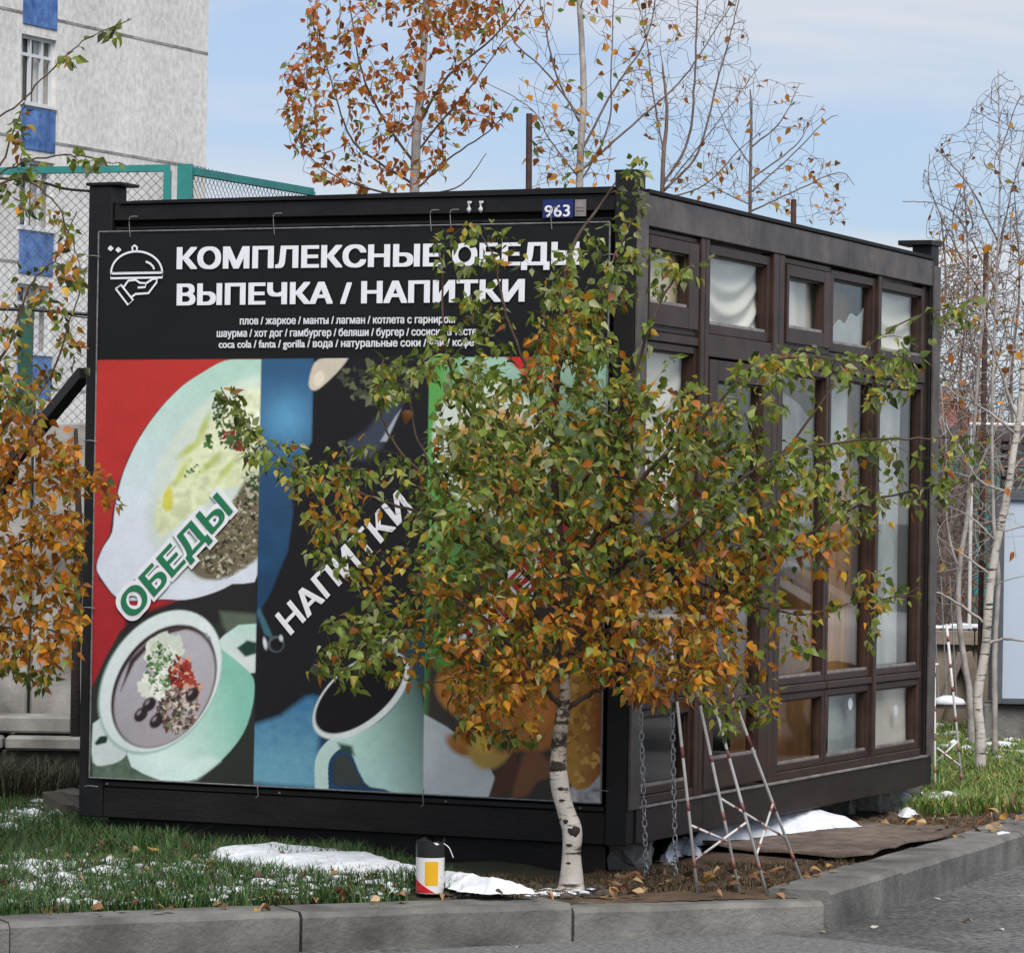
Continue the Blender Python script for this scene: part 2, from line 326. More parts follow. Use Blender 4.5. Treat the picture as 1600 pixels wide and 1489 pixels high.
for i in range(1, 4): kerb_stone(xj[0] - dl * (1.0 * i) - nl * .03, dl, nl, 1.0, .26, -.005)
p = KC + dr * .02
for i in range(14):
    kerb_stone(p, dr, nr, 1.0, .24, .012 if i == 0 else .0 + .004 * (i % 2)); p = p + dr * 1.0
# ================================================================== CABIN
cab = thing('cabin', 'dark container kiosk with a banner front and glazed brown long side', 'cabin', tuple(NC), -YAW)
S, B, BR = M['black_steel'], M['black_board'], M['brown']
# local frame: x from -2.444 (left) to 0, y from 0 (front) to 3.91, z up from the underside
def post(x0, x1, y0, y1, top=CH, side=None):
    o = box('corner_post', S, cab, x0, x1, y0, y1, 0, top, bevel=.004); return o
pr = post(-.093, -.004, 0, .10); pl_ = post(-CW, -CW + .112, 0, .12); pf = post(-.10, -.002, CL - .12, CL - .002); post(-CW, -CW + .1, CL - .1, CL)
box('post_cap', S, pr, -.096, .001, -.003, .112, CH + .001, CH + .012); box('post_cap', S, pl_, -CW - .01, -CW + .16, -.01, .14, CH + .001, CH + .014)
box('post_cap', S, pf, -.16, .01, CL - .16, CL + .008, CH - .001, CH + .022)
MB().prism([(.028 + .012 * math.cos(a), 2.52 + .035 * math.sin(a) + (.02 if math.sin(a) > 0 else -.02)) for a in np.linspace(0, 2 * math.pi, 16, endpoint=False)], -.02, .0015, lambda x, y, z: (z - .003 + .003, x + .03, y)).build('lifting_slot', M['dark_gap'], pr)
box('post_trim', M['alu'], cab, -.002, .010, .002, .108, .137, 2.53, bevel=.003)
box('post_trim', M['alu'], cab, -.0, .012, 3.80, 3.905, .14, 2.5, bevel=.003)
# front framing
box('top_beam', S, cab, -2.33, -.094, .012, .10, 2.455, 2.522, bevel=.004)
box('roof_sheet', M['black_board'], cab, -2.33, -.05, .02, CL - .05, 2.523, 2.536, bevel=.002)
mb = MB()
for i, (x, z) in enumerate(((-2.31, 2.537), (-.7, 2.542), (-.05, 2.548))): pass
mb.add([(-2.30, .0, 2.524), (-.10, .0, 2.524), (-.10, .0, 2.548), (-2.24, .0, 2.536), (-2.30, .06, 2.524), (-.10, .06, 2.524), (-.10, .06, 2.548), (-2.24, .06, 2.536)],
       [(0, 1, 2, 3), (7, 6, 5, 4), (0, 4, 5, 1), (1, 5, 6, 2), (2, 6, 7, 3), (3, 7, 4, 0)]).build('roof_edge_flashing', S, cab)
box('front_wall', M['dark_gap'], cab, -2.335, -.094, .06, .09, .0, 2.454, bevel=0)
box('bottom_beam', M['black_board'], cab, -2.33, -.094, .004, .059, .0, .125, bevel=.004)
box('lower_rail', S, cab, -2.33, -.10, .0, .05, .128, .150, bevel=.003)
for x0, x1, z0, z1 in ((-2.325, -2.30, .16, 2.43), (-.13, -.112, .16, 2.40)): box('banner_batten', S, cab, x0, x1, .02, .055, z0, z1)
box('upper_rail', S, cab, -2.33, -.095, .022, .055, 2.418, 2.430)
for k in range(3): box('skirt_board', M['black_board'], cab, -2.33 + k * .74, -2.33 + (k + 1) * .74 - .006, .05, .07, -.16, -.004, bevel=.002)
for px, py in ((168, 1229), (437, 1242), (697, 1257), (907, 1270)):
    x, z = fface(px, py); MB().tube([(x, -.004, .139), (x, .002, .139)], .0045, 8).build('bolt_head', M['trim_light'], cab)
# left, back walls, floor, roof, interior
box('left_wall', M['black_board'], cab, -CW + .005, -CW + .03, .12, CL - .1, .0, 2.52, bevel=0)
box('back_wall', M['lining'], cab, -CW + .1, -.1, CL - .05, CL - .02, .12, 2.5, bevel=0)
box('inner_wall', M['lining'], cab, -CW + .1, -.12, .10, .115, .12, 2.5, bevel=0)
box('floor_slab', M['inner_dark'], cab, -CW + .03, -.02, .1, CL - .05, .02, .11, bevel=0)
box('inner_lining', M['lining'], cab, -CW + .031, -CW + .045, .12, CL - .1, .12, 2.5, bevel=0)
box('ceiling_board', M['white_frame'], cab, -CW + .05, -.06, .12, CL - .06, 2.47, 2.50, bevel=0)
# side: cladding band
def clad(y0, y1): box('cladding_panel', M['alu'], cab, -.03, .006, y0, y1, 2.402, 2.525, bevel=.003)
clad(.114, 1.236); clad(1.240, 2.52); clad(2.524, 3.795)
box('cladding_cap', M['black_board'], cab, -.05, .012, .10, 3.80, 2.528, 2.545, bevel=.002)
for y0, y1 in ((.085, .80), (.804, 1.62), (1.624, 3.80)): box('base_board', M['brown_dark'], cab, -.03, .004, y0, y1, .002, .137, bevel=.003)
box('sill_trim', M['trim_light'], cab, -.03, .012, .10, 3.81, .1375, .148, bevel=.002)
box('side_void', M['dark_gap'], cab, -.05, -.032, .1, 3.82, .0, .137, bevel=0)
# glazing: bays
def frame(parent, name, y0, y1, z0, z1, wd, x0, x1, m=BR, ws=None):
    l, r_, b, t = ws or (wd, wd, wd, wd)
    mb = MB(); mb.box(x0, x1, y0, y0 + l, z0, z1); mb.box(x0, x1, y1 - r_, y1, z0, z1); mb.box(x0, x1, y0 + l + .0005, y1 - r_ - .0005, z0, z0 + b); mb.box(x0, x1, y0 + l + .0005, y1 - r_ - .0005, z1 - t, z1)
    # glazing bead stepping back towards the pane
    q = .008
    mb.box(x0 + .006, x1 - .014, y0 + l, y0 + l + q, z0 + b, z1 - t); mb.box(x0 + .006, x1 - .014, y1 - r_ - q, y1 - r_, z0 + b, z1 - t)
    mb.box(x0 + .006, x1 - .014, y0 + l + q, y1 - r_ - q, z0 + b, z0 + b + q); mb.box(x0 + .006, x1 - .014, y0 + l + q, y1 - r_ - q, z1 - t - q, z1 - t)
    o_ = mb.build(name, m, parent, .0025)
    box('gasket', M['trim_light'], o_, x1 - .018, x1 - .006, y0 + l + q, y1 - r_ - q, z0 + b + .0005, z0 + b + q + .004, bevel=0)  # pale strip; the highlight along the pane bottom is put into its colour
    return o_
def window(y0, y1, z0, z1, wd=.035, x1=-.012, name='window', m=BR, sash=0):
    f = frame(cab, name, y0, y1, z0, z1, wd, x1 - .05, x1, m)
    a, b, c, d = y0 + wd, y1 - wd, z0 + wd, z1 - wd
    if sash:
        q4 = sash if isinstance(sash, tuple) else (sash,) * 4
        sm = frame(f, 'sash', a + .004, b - .004, c + .004, d - .004, .05, x1 - .03, x1 + .014, m, q4); a += q4[0]; b -= q4[1]; c += q4[2]; d -= q4[3]
    MB().box(x1 - .032, x1 - .028, a + .005, b - .005, c + .005, d - .005).build('pane', M['glass'], f)
    return f
bays = [(.115, .70), (.80, 1.56), (1.70, 2.335), (2.345, 2.98), (3.03, 3.72)]
for y0, y1 in ((.702, .748), (.752, .798), (1.562, 1.628), (1.632, 1.698), (2.982, 3.028), (3.722, 3.797)):
    box('mullion', BR, cab, -.06, .002 if y0 < 3.7 else -.02, y0, y1, .149, 2.401, bevel=.004)
R1 = (2.00, 2.395)
window(*bays[0], *R1, wd=.02, sash=(.012, .11, .085, .05)); window(*bays[1], 2.02, 2.385, wd=.04); window(*bays[2], *R1, wd=.025, sash=(.03, .09, .065, .05))
window(*bays[3], 2.02, 2.385, wd=.038); window(*bays[4], 2.02, 2.385, wd=.04)
for i in (0, 2, 3, 4):
    y0, y1 = bays[i]
    if i: box('transom', BR, cab, -.06, -.004, y0 + .001, y1 - .001, 1.93, 1.998, bevel=.004)
    else: box('transom', BR, cab, -.06, -.004, y0 + .001, y1 - .001, 1.96, 1.998, bevel=.004)
    window(y0, y1, .585 - .03, 1.928 if i else 1.958, wd=.03)
    box('mid_rail', BR, cab, -.06, -.002, y0 + .001, y1 - .001, .52, .553, bevel=.004)
    window(y0, y1, .185, .518, wd=.03)
    box('bottom_rail', BR, cab, -.06, -.0, y0 + .001, y1 - .001, .1495, .184, bevel=.003)
# door in the second bay
y0, y1 = bays[1]
box('door_header', BR, cab, -.06, -.002, y0, y1, 1.925, 2.018, bevel=.004)
door = frame(cab, 'door', y0 + .01, y1 - .01, .165, 1.915, .10, -.055, .004, BR, (.10, .10, .12, .085))
door['label'] = 'brown glazed door with a solid lower panel'
MB().box(-.03, -.026, y0 + .11, y1 - .11, .53, 1.84).build('pane', M['glass'], door)
box('lock_rail', BR, door, -.05, .004, y0 + .11, y1 - .11, .48, .53, bevel=.003)
MB().box(-.03, -.026, y0 + .11, y1 - .11, .285, .48).build('pane', M['glass'], door)
MB().tube([(.006, y1 - .06, 1.02), (.05, y1 - .06, 1.02), (.05, y1 - .16, 1.02)], .009, 8).build('handle', M['bucket_black'], door)
for px, py in ((1340, 1100), (1411, 1111)):
    v, z = sface(px, py); MB().prism([(v + .03 * math.cos(a), z + .028 * math.sin(a)) for a in np.linspace(0, 2 * math.pi, 14, endpoint=False)], 0, .002, lambda x, y, q: (-.036 + q, x, y)).build('sticker', M['white_frame'], cab)
# roof odds and ends
for px, py0, py1, Y in ((827, 178, 300, 17.2), (1240, 312, 352, 16.9)):
    a = at(px, py0, Y); b = at(px, py1, Y); b[2] = CZ + 2.536
    P = [Vector(w2loc(q)) for q in (b, a)]
    MB().tube(P, .016 if px < 900 else .014, 8).build('roof_pipe', M['rust'], cab)
for dx in (0, .048):
    x, z = fface(735 + dx * 380, 318)
    MB().tube([(x, .008, 2.50), (x, -.012, 2.497), (x, -.014, 2.47), (x, -.010, 2.455)], [.004, .008, .010, .003], 8).build('insulator', M['white_frame'], cab, smooth=True)
# --- things inside the cabin: film sheets and cabinet
def film(name, label, cat, y0, y1, z0, z1, x, m, amp=.012, folds=7, sag=0, group=None, cut=None, seed=1):
    nx, nz = 44, 44; rows = []
    r = np.random.RandomState(seed); ph = r.rand(3) * 6
    for j in range(nz):
        for i in range(nx):
            u = i / (nx - 1); t = j / (nz - 1); top = z1 - (cut(u) if cut else 0)
            z = z0 + (top - z0) * t
            fold = math.sin(u * folds * 2 + ph[0] + 2 * t) + .5 * math.sin(u * folds * 5 + t * 3 + ph[1])
            sw = math.sin((t * 9 - (u - .45) ** 2 * sag * 16) * 3.2 + ph[2]) * (1.15 - t) if sag else 0
            rows.append((x + amp * (fold * (.4 if sag else 1) + sw), y0 + (y1 - y0) * u, z))
    Q = [(j * nx + i, j * nx + i + 1, (j + 1) * nx + i + 1, (j + 1) * nx + i) for j in range(nz - 1) for i in range(nx - 1)]
    V = [tuple(loc2w(*p)) for p in rows]
    o = link(name, np_mesh(name, V, Q), m, smooth=True, label=label, category=cat)
    sm = o.modifiers.new('thickness', 'SOLIDIFY'); sm.thickness = .002
    if group: o['group'] = group
    return o
film('plastic_film', 'white film in loose swags behind the upper pane above the door', 'film', 0.83, 1.65, 1.95, 2.40, -0.074, M['film'], .016, 2, sag=1.0, seed=2)
film('plastic_film', 'cream sheet, lamplight in its colour, behind the small top sash nearest the corner post', 'film', 0.12, 0.78, 1.95, 2.40, -0.066, M['cream'], .006, 2, seed=3)
film('plastic_film', 'pale film with one slanting edge behind the middle small top sash', 'film', 1.86, 2.46, 1.95, 2.40, -0.066, M['film'], .008, 3, seed=4)
film('plastic_film', 'ragged grey film rising to the right below the brown cabinet top', 'film', 2.35, 3.12, 1.95, 2.30, -0.070, M['film_blue'], .01, 3, cut=lambda u: .20 * (1 - u) ** .8 + .015 * math.sin(u * 30), seed=5)
film('plastic_film', 'white film filling the topmost pane at the far end', 'film', 3.05, 3.84, 1.90, 2.42, -0.074, M['film'], .012, 2, sag=.5, seed=6)
film('plastic_film', 'pale blue film hanging in the tall pane at the far end', 'film', 3.05, 3.58, .57, 1.93, -0.074, M['film_blue'], .010, 2, seed=7)
film('plastic_film', 'grey bluish film hanging in the tall pane next to the door', 'film', 1.74, 2.36, 1.05, 1.90, -0.066, M['film_grey'], .014, 2, cut=lambda u: .05 + .14 * u, seed=8)
film('plastic_film', 'torn greyish film remnant at the top of the tall pane second from the far end', 'film', 2.36, 2.80, 1.45, 1.93, -0.074, M['film_blue'], .014, 2, cut=lambda u: .16 * (1 - u), seed=9)
film('plastic_film', 'whitish sheet standing behind the low pane at the far end', 'film', 3.05, 3.84, .15, .56, -0.074, M['film'], .006, 2, seed=10)
film('plastic_film', 'grey sheet behind the low pane beside the far one', 'film', 2.56, 3.10, .15, .56, -0.070, M['film_blue'], .004, 2, seed=12)
film('plastic_film', 'bright curved film in the tall pane next to the corner post', 'film', 0.14, 0.78, 1.3, 1.96, -0.074, M['film'], .014, 2, sag=.6, seed=11)
cbn = thing('cabinet', 'brown wooden cabinet seen through the top pane second from the far end', 'cabinet', tuple(loc2w(-.37, 2.92, .11)), -YAW)
box('carcass', M['cabinet'], cbn, -.2, .22, -.28, .30, 0, 2.24); box('door_leaf', M['cabinet'], cbn, .222, .24, -.26, .0, .05, 2.2); box('door_leaf', M['cabinet'], cbn, .222, .24, .01, .28, .05, 2.2)
ct = thing('counter', 'low grey counter inside behind the lower panes', 'counter', tuple(loc2w(-.7, 1.2, .11)), -YAW)
box('counter_top', M['film_grey'], ct, -.3, .3, -.9, .4, .82, .86); box('counter_front', M['inner_dark'], ct, .2, .26, -.88, .38, 0, .815)
# --- supports and blocks under the cabin
def rubble(name, label, cat, c, size, seed, m, group=None):
    import bmesh
    bm = bmesh.new(); bmesh.ops.create_cube(bm, size=1); bmesh.ops.subdivide_edges(bm, edges=bm.edges[:], cuts=2, use_grid_fill=True)
    r = np.random.RandomState(seed)
    for v in bm.verts: v.co = Vector([v.co[i] * size[i] + (r.rand() - .5) * .16 * size[i] for i in range(3)])
    me = bpy.data.meshes.new(name); bm.to_mesh(me); bm.free(); o = link(name, me, m, bevel=.004, label=label, category=cat); o.location = c; o.rotation_euler = (0, 0, r.rand() * .5 - YAW)
    if group: o['group'] = group
    return o
g = gnd(1003, 1352); rubble('concrete_block', 'grey concrete block propping the near corner of the kiosk', 'block', (g[0] - .04, g[1] + .10, .035), (.16, .18, .11), 1, M['block'])
for i, (px, py, s, lb) in enumerate(((1372, 1262, .12, 'broken rounded concrete lump left of the paired props under the far end'), (1395, 1262, .13, 'pointed concrete slab propping the far end of the kiosk'), (1425, 1252, .14, 'square grey block nearest the grass under the far end'), (1330, 1270, .09, 'small dark rubble piece under the middle of the long side'))):
    g = gnd(px, py); rubble('concrete_block', lb, 'block', (g[0] - .03, g[1] + .06, .03), (s, s * .9, s * .85), 4 + i, M['block'] if i < 2 else M['concrete'])
g = gnd(112, 1285); rubble('concrete_block', 'snow dusted dark block beside the left foot of the kiosk', 'block', (g[0], g[1] + .1, .06), (.22, .2, .14), 15, M['stain_concrete'])
# ================================================================== BANNER
ban = thing('banner', 'black headed food banner with plate, bowl and cup tied to the kiosk front', 'banner', tuple(NC - AY * .018), -YAW)
nu, nz = 760, 750
xs = np.linspace(-2.386, -.107, nu); zs = np.linspace(.163, 2.408, nz); XX, ZZ = np.meshgrid(xs, zs)
edge = np.minimum(np.minimum(XX + 2.386, -.107 - XX), np.minimum(ZZ - .163, 2.408 - ZZ))
YY = .008 + .004 * (fbm(XX * 2.2 + 5, ZZ * 1.5, 31) - .5) * np.clip(edge / .15, 0, 1) + .003 * np.sin(XX * 14 + ZZ * 5) * np.exp(-edge / .05)
WP = NC + XX[..., None] * AX + 0 * AY + ZZ[..., None] * np.array([0, 0, 1.]); PX, PY = to_px(WP)
I = np.zeros(PX.shape + (3,)); GA = 1.12
def put(mask, col):
    global I
    c = lin(col) * GA if not callable(col) else col(); mask = np.clip(mask, 0, 1)[..., None]; I = I * (1 - mask) + c * mask
def poly(pts, col, soft=1.0, clip=None, sm=0):
    P = spline(list(pts) + [pts[0]], sm)[:-1] if sm else pts
    mk = np.clip(.5 - sdf(PX, PY, P) / (2 * soft), 0, 1)
    if clip is not None: mk = mk * clip
    put(mk, col); return mk
def ell(cx, cy, a, b, ang, col, soft=1.0, clip=None):
    t = math.radians(ang); dx = PX - cx; dy = PY - cy; u = (dx * math.cos(t) - dy * math.sin(t)); v = (dx * math.sin(t) + dy * math.cos(t))
    r = np.sqrt((u / a) ** 2 + (v / b) ** 2) + 1e-9; mk = np.clip(.5 - (r - 1) * min(a, b) / (2 * soft), 0, 1)
    if clip is not None: mk = mk * clip
    if col is not None: put(mk, col)
    return mk
def grad(c0, c1, t): t = np.clip(t, 0, 1)[..., None]; return lambda: (lin(c0) * (1 - t) + lin(c1) * t) * GA
def speck(cx, cy, rx, ry, cols, n, s0, s1, seed, clip=None):
    r = np.random.RandomState(seed)
    for k in range(n):
        a = r.rand() * 6.283; q = math.sqrt(r.rand()); x = cx + rx * q * math.cos(a); y = cy + ry * q * math.sin(a); sz = s0 + r.rand() * (s1 - s0)
        m_ = (np.abs(PX[0] - x) < 40); i0, i1 = np.argmax(m_), len(m_) - np.argmax(m_[::-1]); 
        yy = PY[:, nu // 2]; sub = (slice(None), slice(i0, i1))
        an = r.rand() * 3.14; el = .35 + .65 * r.rand(); dx = PX[sub] - x; dy = PY[sub] - y; u = dx * math.cos(an) + dy * math.sin(an); v = -dx * math.sin(an) + dy * math.cos(an)
        wob = 1 + .25 * np.sin(3 * np.arctan2(v, u) + a); mk = np.clip(.5 - (np.sqrt((u / sz) ** 2 + (v / (sz * el)) ** 2) - wob) * sz * .5, 0, 1)
        if clip is not None: mk = mk * clip[sub]
        I[sub] = I[sub] * (1 - mk[..., None]) + lin(cols[r.randint(len(cols))]) * GA * mk[..., None]
nz_ = fbm(PX / 40, PY / 40, 3); nf = fbm(PX / 9, PY / 9, 8)
put(np.ones(PX.shape), (22, 22, 23))
low = np.clip((PY - (562.5 - (PX - 156) * .0075)), 0, 1)
p1 = low * np.clip(411 - (PY - 562) * .019 - PX, 0, 1); p3 = low * np.clip(PX - (672 - (PY - 560) * .0147), 0, 1); p2 = low * (1 - np.clip(411 - (PY - 562) * .019 - PX, 0, 1)) * (1 - np.clip(PX - (672 - (PY - 560) * .0147), 0, 1))
# panel one: red ground, plate, bowl
put(p1, (44, 46, 42)); poly([(140, 550), (420, 550), (420, 880), (230, 960), (190, 985), (165, 1030), (140, 1085)], grad((176, 50, 44), (150, 34, 40), (PY - 560) / 500), 1, p1)
poly([(200, 965), (290, 935), (412, 905), (412, 960), (330, 975), (285, 950), (200, 1010), (170, 1080)], (38, 36, 36), 4, p1)
plate = [(412, 562), (385, 562), (353, 564), (319, 582), (285, 605), (252, 639), (225, 676), (205, 713), (190, 753), (181, 797), (177, 832), (163, 856), (153, 884), (160, 903), (186, 935), (215, 938), (257, 936), (290, 937), (326, 929), (365, 912), (412, 876)]
poly([(x - 3, y + 2) for x, y in plate], (50, 30, 40), 1.5, p1)
poly(plate, grad((170, 205, 188), (203, 210, 220), (PY - 590) / 260 + .15 * nz_), 1, p1, 3)
poly([(412, 590), (385, 592), (345, 612), (300, 650), (262, 700), (240, 760), (232, 830), (250, 870), (300, 905), (360, 890), (412, 850)], grad((205, 218, 200), (190, 200, 198), (PY - 600) / 300), 7, p1, 3)
poly([(412, 606), (385, 612), (360, 632), (330, 655), (305, 690), (285, 710), (275, 745), (250, 780), (243, 815), (252, 838), (285, 815), (320, 790), (350, 765), (412, 740)], grad((222, 228, 196), (200, 206, 164), nf * .9 + (PY - 620) / 500), 3, p1, 3)
poly([(258, 770), (268, 760), (272, 785), (266, 800), (256, 792)], (196, 190, 80), 2, p1, 3); poly([(405, 640), (380, 670), (350, 690), (380, 680), (412, 665)], (228, 232, 214), 3, p1, 3)
for k, (x, y) in enumerate(((300, 700), (330, 725), (355, 735), (285, 740), (320, 668))): ell(x, y, 22, 5, 35 + 8 * k, (178, 188, 110), 3, p1)
ri = poly([(412, 740), (385, 752), (362, 790), (335, 812), (308, 850), (298, 885), (315, 903), (345, 905), (378, 890), (412, 855)], (104, 96, 78), 3, p1, 3)
speck(365, 840, 60, 75, [(66, 60, 48), (150, 142, 118), (120, 108, 80), (86, 90, 60), (186, 180, 160), (40, 38, 32), (104, 92, 70)], 900, 1, 3.6, 5, ri)
speck(345, 640, 10, 30, [(50, 70, 36), (80, 100, 50), (36, 52, 28)], 90, 1, 4, 6, p1); speck(368, 680, 24, 24, [(46, 66, 36), (90, 60, 40), (70, 92, 48), (120, 40, 30)], 60, 2, 6, 7, p1)
speck(398, 700, 14, 26, [(46, 60, 36), (160, 164, 140), (70, 80, 48)], 50, 2, 6, 8, p1); speck(325, 690, 10, 12, [(50, 84, 36), (70, 110, 50)], 14, 2, 5, 9, p1); speck(300, 735, 16, 14, [(70, 110, 50), (110, 140, 70)], 10, 1.5, 3, 10, p1); speck(395, 760, 14, 22, [(60, 80, 46), (40, 58, 34), (170, 170, 150)], 50, 2, 5, 12, p1)
poly([(345, 955), (412, 960), (412, 1000), (365, 1005), (350, 975)], (84, 96, 82), 4, p1)
poly([(147, 1190), (210, 1180), (250, 1220), (147, 1215)], grad((58, 82, 66), (110, 122, 108), nf), 3, p1)
# bowl
poly([(335, 1010), (352, 992), (375, 976), (405, 974), (405, 1050), (388, 1052), (372, 1035), (350, 1040)], grad((170, 205, 192), (206, 214, 212), (PY - 970) / 60), 1.2, p1); poly([(372, 1012), (388, 1000), (405, 1004), (405, 1020), (385, 1026)], (34, 60, 50), 2, p1)
poly([(147, 1130), (166, 1120), (185, 1140), (200, 1172), (192, 1186), (172, 1194), (147, 1190)], (196, 208, 204), 1.2, p1, 3); poly([(150, 1160), (158, 1150), (172, 1148), (168, 1160), (152, 1164)], (30, 50, 42), 1.5, p1)
body = [(343, 1010), (375, 1035), (398, 1060), (397, 1100), (382, 1145), (350, 1185), (309, 1216), (275, 1219), (240, 1214), (200, 1178), (250, 1060)]
poly(body, grad((206, 226, 220), (128, 186, 168), (PX - 230) / 150 - (PY - 1100) / 400 + .1 * nz_), 1.2, p1, 3)
poly([(240, 1205), (330, 1180), (345, 1188), (309, 1216), (275, 1219)], (200, 222, 216), 5, p1)
ell(252, 1066, 121, 86, 58, (150, 178, 170), 2, p1); ell(253, 1064, 119, 84, 58, (208, 218, 218), 1.2, p1)
ell(258, 1072, 104, 73, 58, (52, 38, 38), 1.5, p1); sp = ell(259, 1075, 100, 69, 58, grad((176, 174, 182), (158, 152, 158), (PY - 980) / 200 + .3 * nz_), 2, p1)
poly([(190, 1080), (205, 1030), (250, 985), (300, 978), (330, 995), (336, 1020), (325, 990), (295, 982), (250, 994), (212, 1035)], (60, 44, 46), 2, p1)
speck(258, 1020, 26, 30, [(214, 218, 206), (196, 204, 190)], 40, 5, 12, 20, sp); speck(245, 1060, 26, 30, [(206, 212, 198), (222, 224, 214)], 40, 5, 12, 21, sp)
speck(252, 1045, 22, 42, [(66, 100, 56), (90, 130, 72), (44, 76, 44), (180, 190, 160)], 170, 1, 4, 22, sp); speck(285, 1052, 18, 26, [(140, 44, 34), (170, 66, 46), (110, 36, 30), (206, 150, 130), (90, 30, 26)], 130, 1.5, 6, 23, sp); speck(302, 1075, 12, 16, [(150, 60, 44), (190, 150, 130)], 20, 3, 7, 24, sp)
speck(280, 1110, 32, 36, [(78, 60, 56), (170, 150, 142), (120, 90, 80), (60, 46, 46), (110, 116, 90), (200, 186, 176)], 300, 1.2, 5, 25, sp)
for x, y in ((222, 1116), (246, 1126), (235, 1100), (302, 1085)): ell(x, y, 13, 9, 50, (44, 34, 36), 1.5, sp); ell(x - 3, y - 3, 4, 2, 50, (150, 140, 146), 1.5, sp)
# panel two: blue ground, dark pourer, cup
put(p2, grad((48, 84, 118), (34, 62, 92), (PY - 600) / 300)); 
bl = np.exp(-((PX - 450) ** 2 + (PY - 655) ** 2) / 45 ** 2); put(bl * p2 * .8, (96, 158, 196)); put(np.clip((nz_ - .4) * 1.2, 0, 1) * p2 * .4, (40, 96, 140))
poly([(492, 555), (490, 640), (489, 690), (470, 720), (456, 750), (460, 800), (452, 860), (425, 925), (405, 960), (390, 1140), (440, 1125), (490, 1082), (530, 1100), (672, 1060), (680, 555)], (27, 27, 30), 2, p2)
poly([(390, 1135), (440, 1118), (480, 1088), (500, 1090), (500, 1230), (390, 1222)], grad((60, 112, 150), (104, 156, 176), (PY - 1100) / 110 + .5 * nf - .2), 5, p2)
poly([(590, 1000), (672, 985), (672, 1120), (640, 1110)], (44, 66, 82), 8, p2)
poly([(545, 690), (575, 672), (600, 640), (640, 600), (618, 660), (585, 715), (550, 715)], (56, 62, 76), 5, p2, 3); poly([(596, 690), (620, 650), (628, 640), (606, 690)], (150, 156, 164), 1.5, p2)
poly([(484, 600), (488, 580), (500, 562), (545, 555), (535, 575), (510, 600), (496, 610), (487, 608)], (196, 186, 168), 1.5, p2, 3); ell(500, 592, 8, 12, -20, (216, 206, 186), 1.5, p2)
speck(590, 600, 60, 36, [(60, 66, 52), (44, 50, 40), (90, 96, 70)], 60, 3, 8, 30, p2)
poly([(402, 955), (415, 990), (430, 1000), (424, 985), (408, 950)], (60, 96, 110), 2, p2); ell(433, 1006, 13, 13, 0, (80, 88, 96), 1.5, p2); ell(434, 1007, 10, 10, 0, (24, 24, 28), 1.5, p2); ell(416, 1005, 3, 9, 10, (200, 204, 206), 1.2, p2); ell(441, 997, 3, 5, 10, (190, 194, 196), 1.2, p2)
poly([(497, 1110), (520, 1142), (555, 1146), (600, 1122), (632, 1080), (640, 1030), (666, 1110), (672, 1245), (602, 1232), (572, 1222), (545, 1165), (520, 1150)], grad((176, 210, 200), (62, 88, 86), (PX - 560) / 140 + (1150 - PY) / 300), 1.2, p2, 3)
hp = spline([(548, 1150), (520, 1166), (505, 1190), (504, 1235)], 6)
hd = np.full(PX.shape, 1e9)
for q in hp: hd = np.minimum(hd, np.hypot((PX - q[0]) , PY - q[1]))
put(np.clip((11.5 - hd) / 1.5, 0, 1) * p2, (186, 212, 204)); poly([(545, 1178), (570, 1226), (522, 1226), (522, 1196), (530, 1180)], (58, 62, 60), 2, p2); poly([(530, 1160), (552, 1165), (556, 1180), (535, 1172)], (48, 74, 60), 3, p2)
ell(566, 1086, 90, 48, 40, (214, 220, 218), 1.2, p2); ell(564, 1083, 84, 42, 40, (20, 19, 21), 1.2, p2)
# panel three
put(p3, (86, 150, 78)); put(np.clip((PX - 690) / 50, 0, 1) * p3, grad((150, 186, 168), (84, 104, 66), (PY - 570) / 120)); poly([(788, 555), (850, 555), (850, 600), (832, 598)], (186, 46, 44), 2, p3); ell(770, 700, 90, 110, 20, (196, 206, 196), 3, p3); ell(780, 720, 70, 84, 20, (190, 150, 84), 6, p3)
speck(785, 720, 60, 80, [(170, 120, 60), (200, 160, 90), (130, 84, 40), (90, 120, 60)], 320, 2, 8, 40, p3)
poly([(672, 960), (760, 900), (830, 940), (960, 900), (960, 1260), (660, 1250)], (60, 54, 48), 8, p3); ell(700, 1010, 26, 40, 0, (64, 140, 60), 6, p3); ell(748, 1010, 30, 34, 0, (36, 44, 36), 6, p3)
poly([(772, 1048), (796, 1030), (850, 1030), (840, 1060), (790, 1068)], (120, 48, 40), 3, p3)
poly([(655, 1110), (700, 1135), (760, 1185), (775, 1215), (765, 1245), (655, 1243)], grad((196, 204, 204), (178, 186, 190), nz_), 1.5, p3)
for x, y, a, b, c in ((723, 1165, 26, 14, (150, 96, 46)), (770, 1160, 34, 44, (170, 140, 70)), (800, 1130, 40, 50, (150, 100, 50)), (850, 1120, 40, 60, (164, 104, 52)), (730, 1080, 50, 40, (176, 120, 60))):
    ell(x, y, a, b, -30, c, 4, p3); ell(x - 6, y - 6, a * .5, b * .5, -30, tuple(min(255, int(q * 1.15)) for q in c), 6, p3)
poly([(805, 1170), (818, 1225), (768, 1247), (775, 1215), (795, 1190)], (84, 52, 40), 2, p3); poly([(818, 1180), (840, 1170), (870, 1200), (860, 1235), (800, 1248)], (120, 80, 56), 4, p3); poly([(840, 1222), (880, 1205), (880, 1250), (820, 1250)], (60, 54, 50), 3, p3)
poly([(880, 1245), (895, 1228), (948, 1190), (948, 1262), (880, 1258)], grad((120, 122, 126), (190, 192, 194), nf * 1.6 - .3), 1.5, p3)
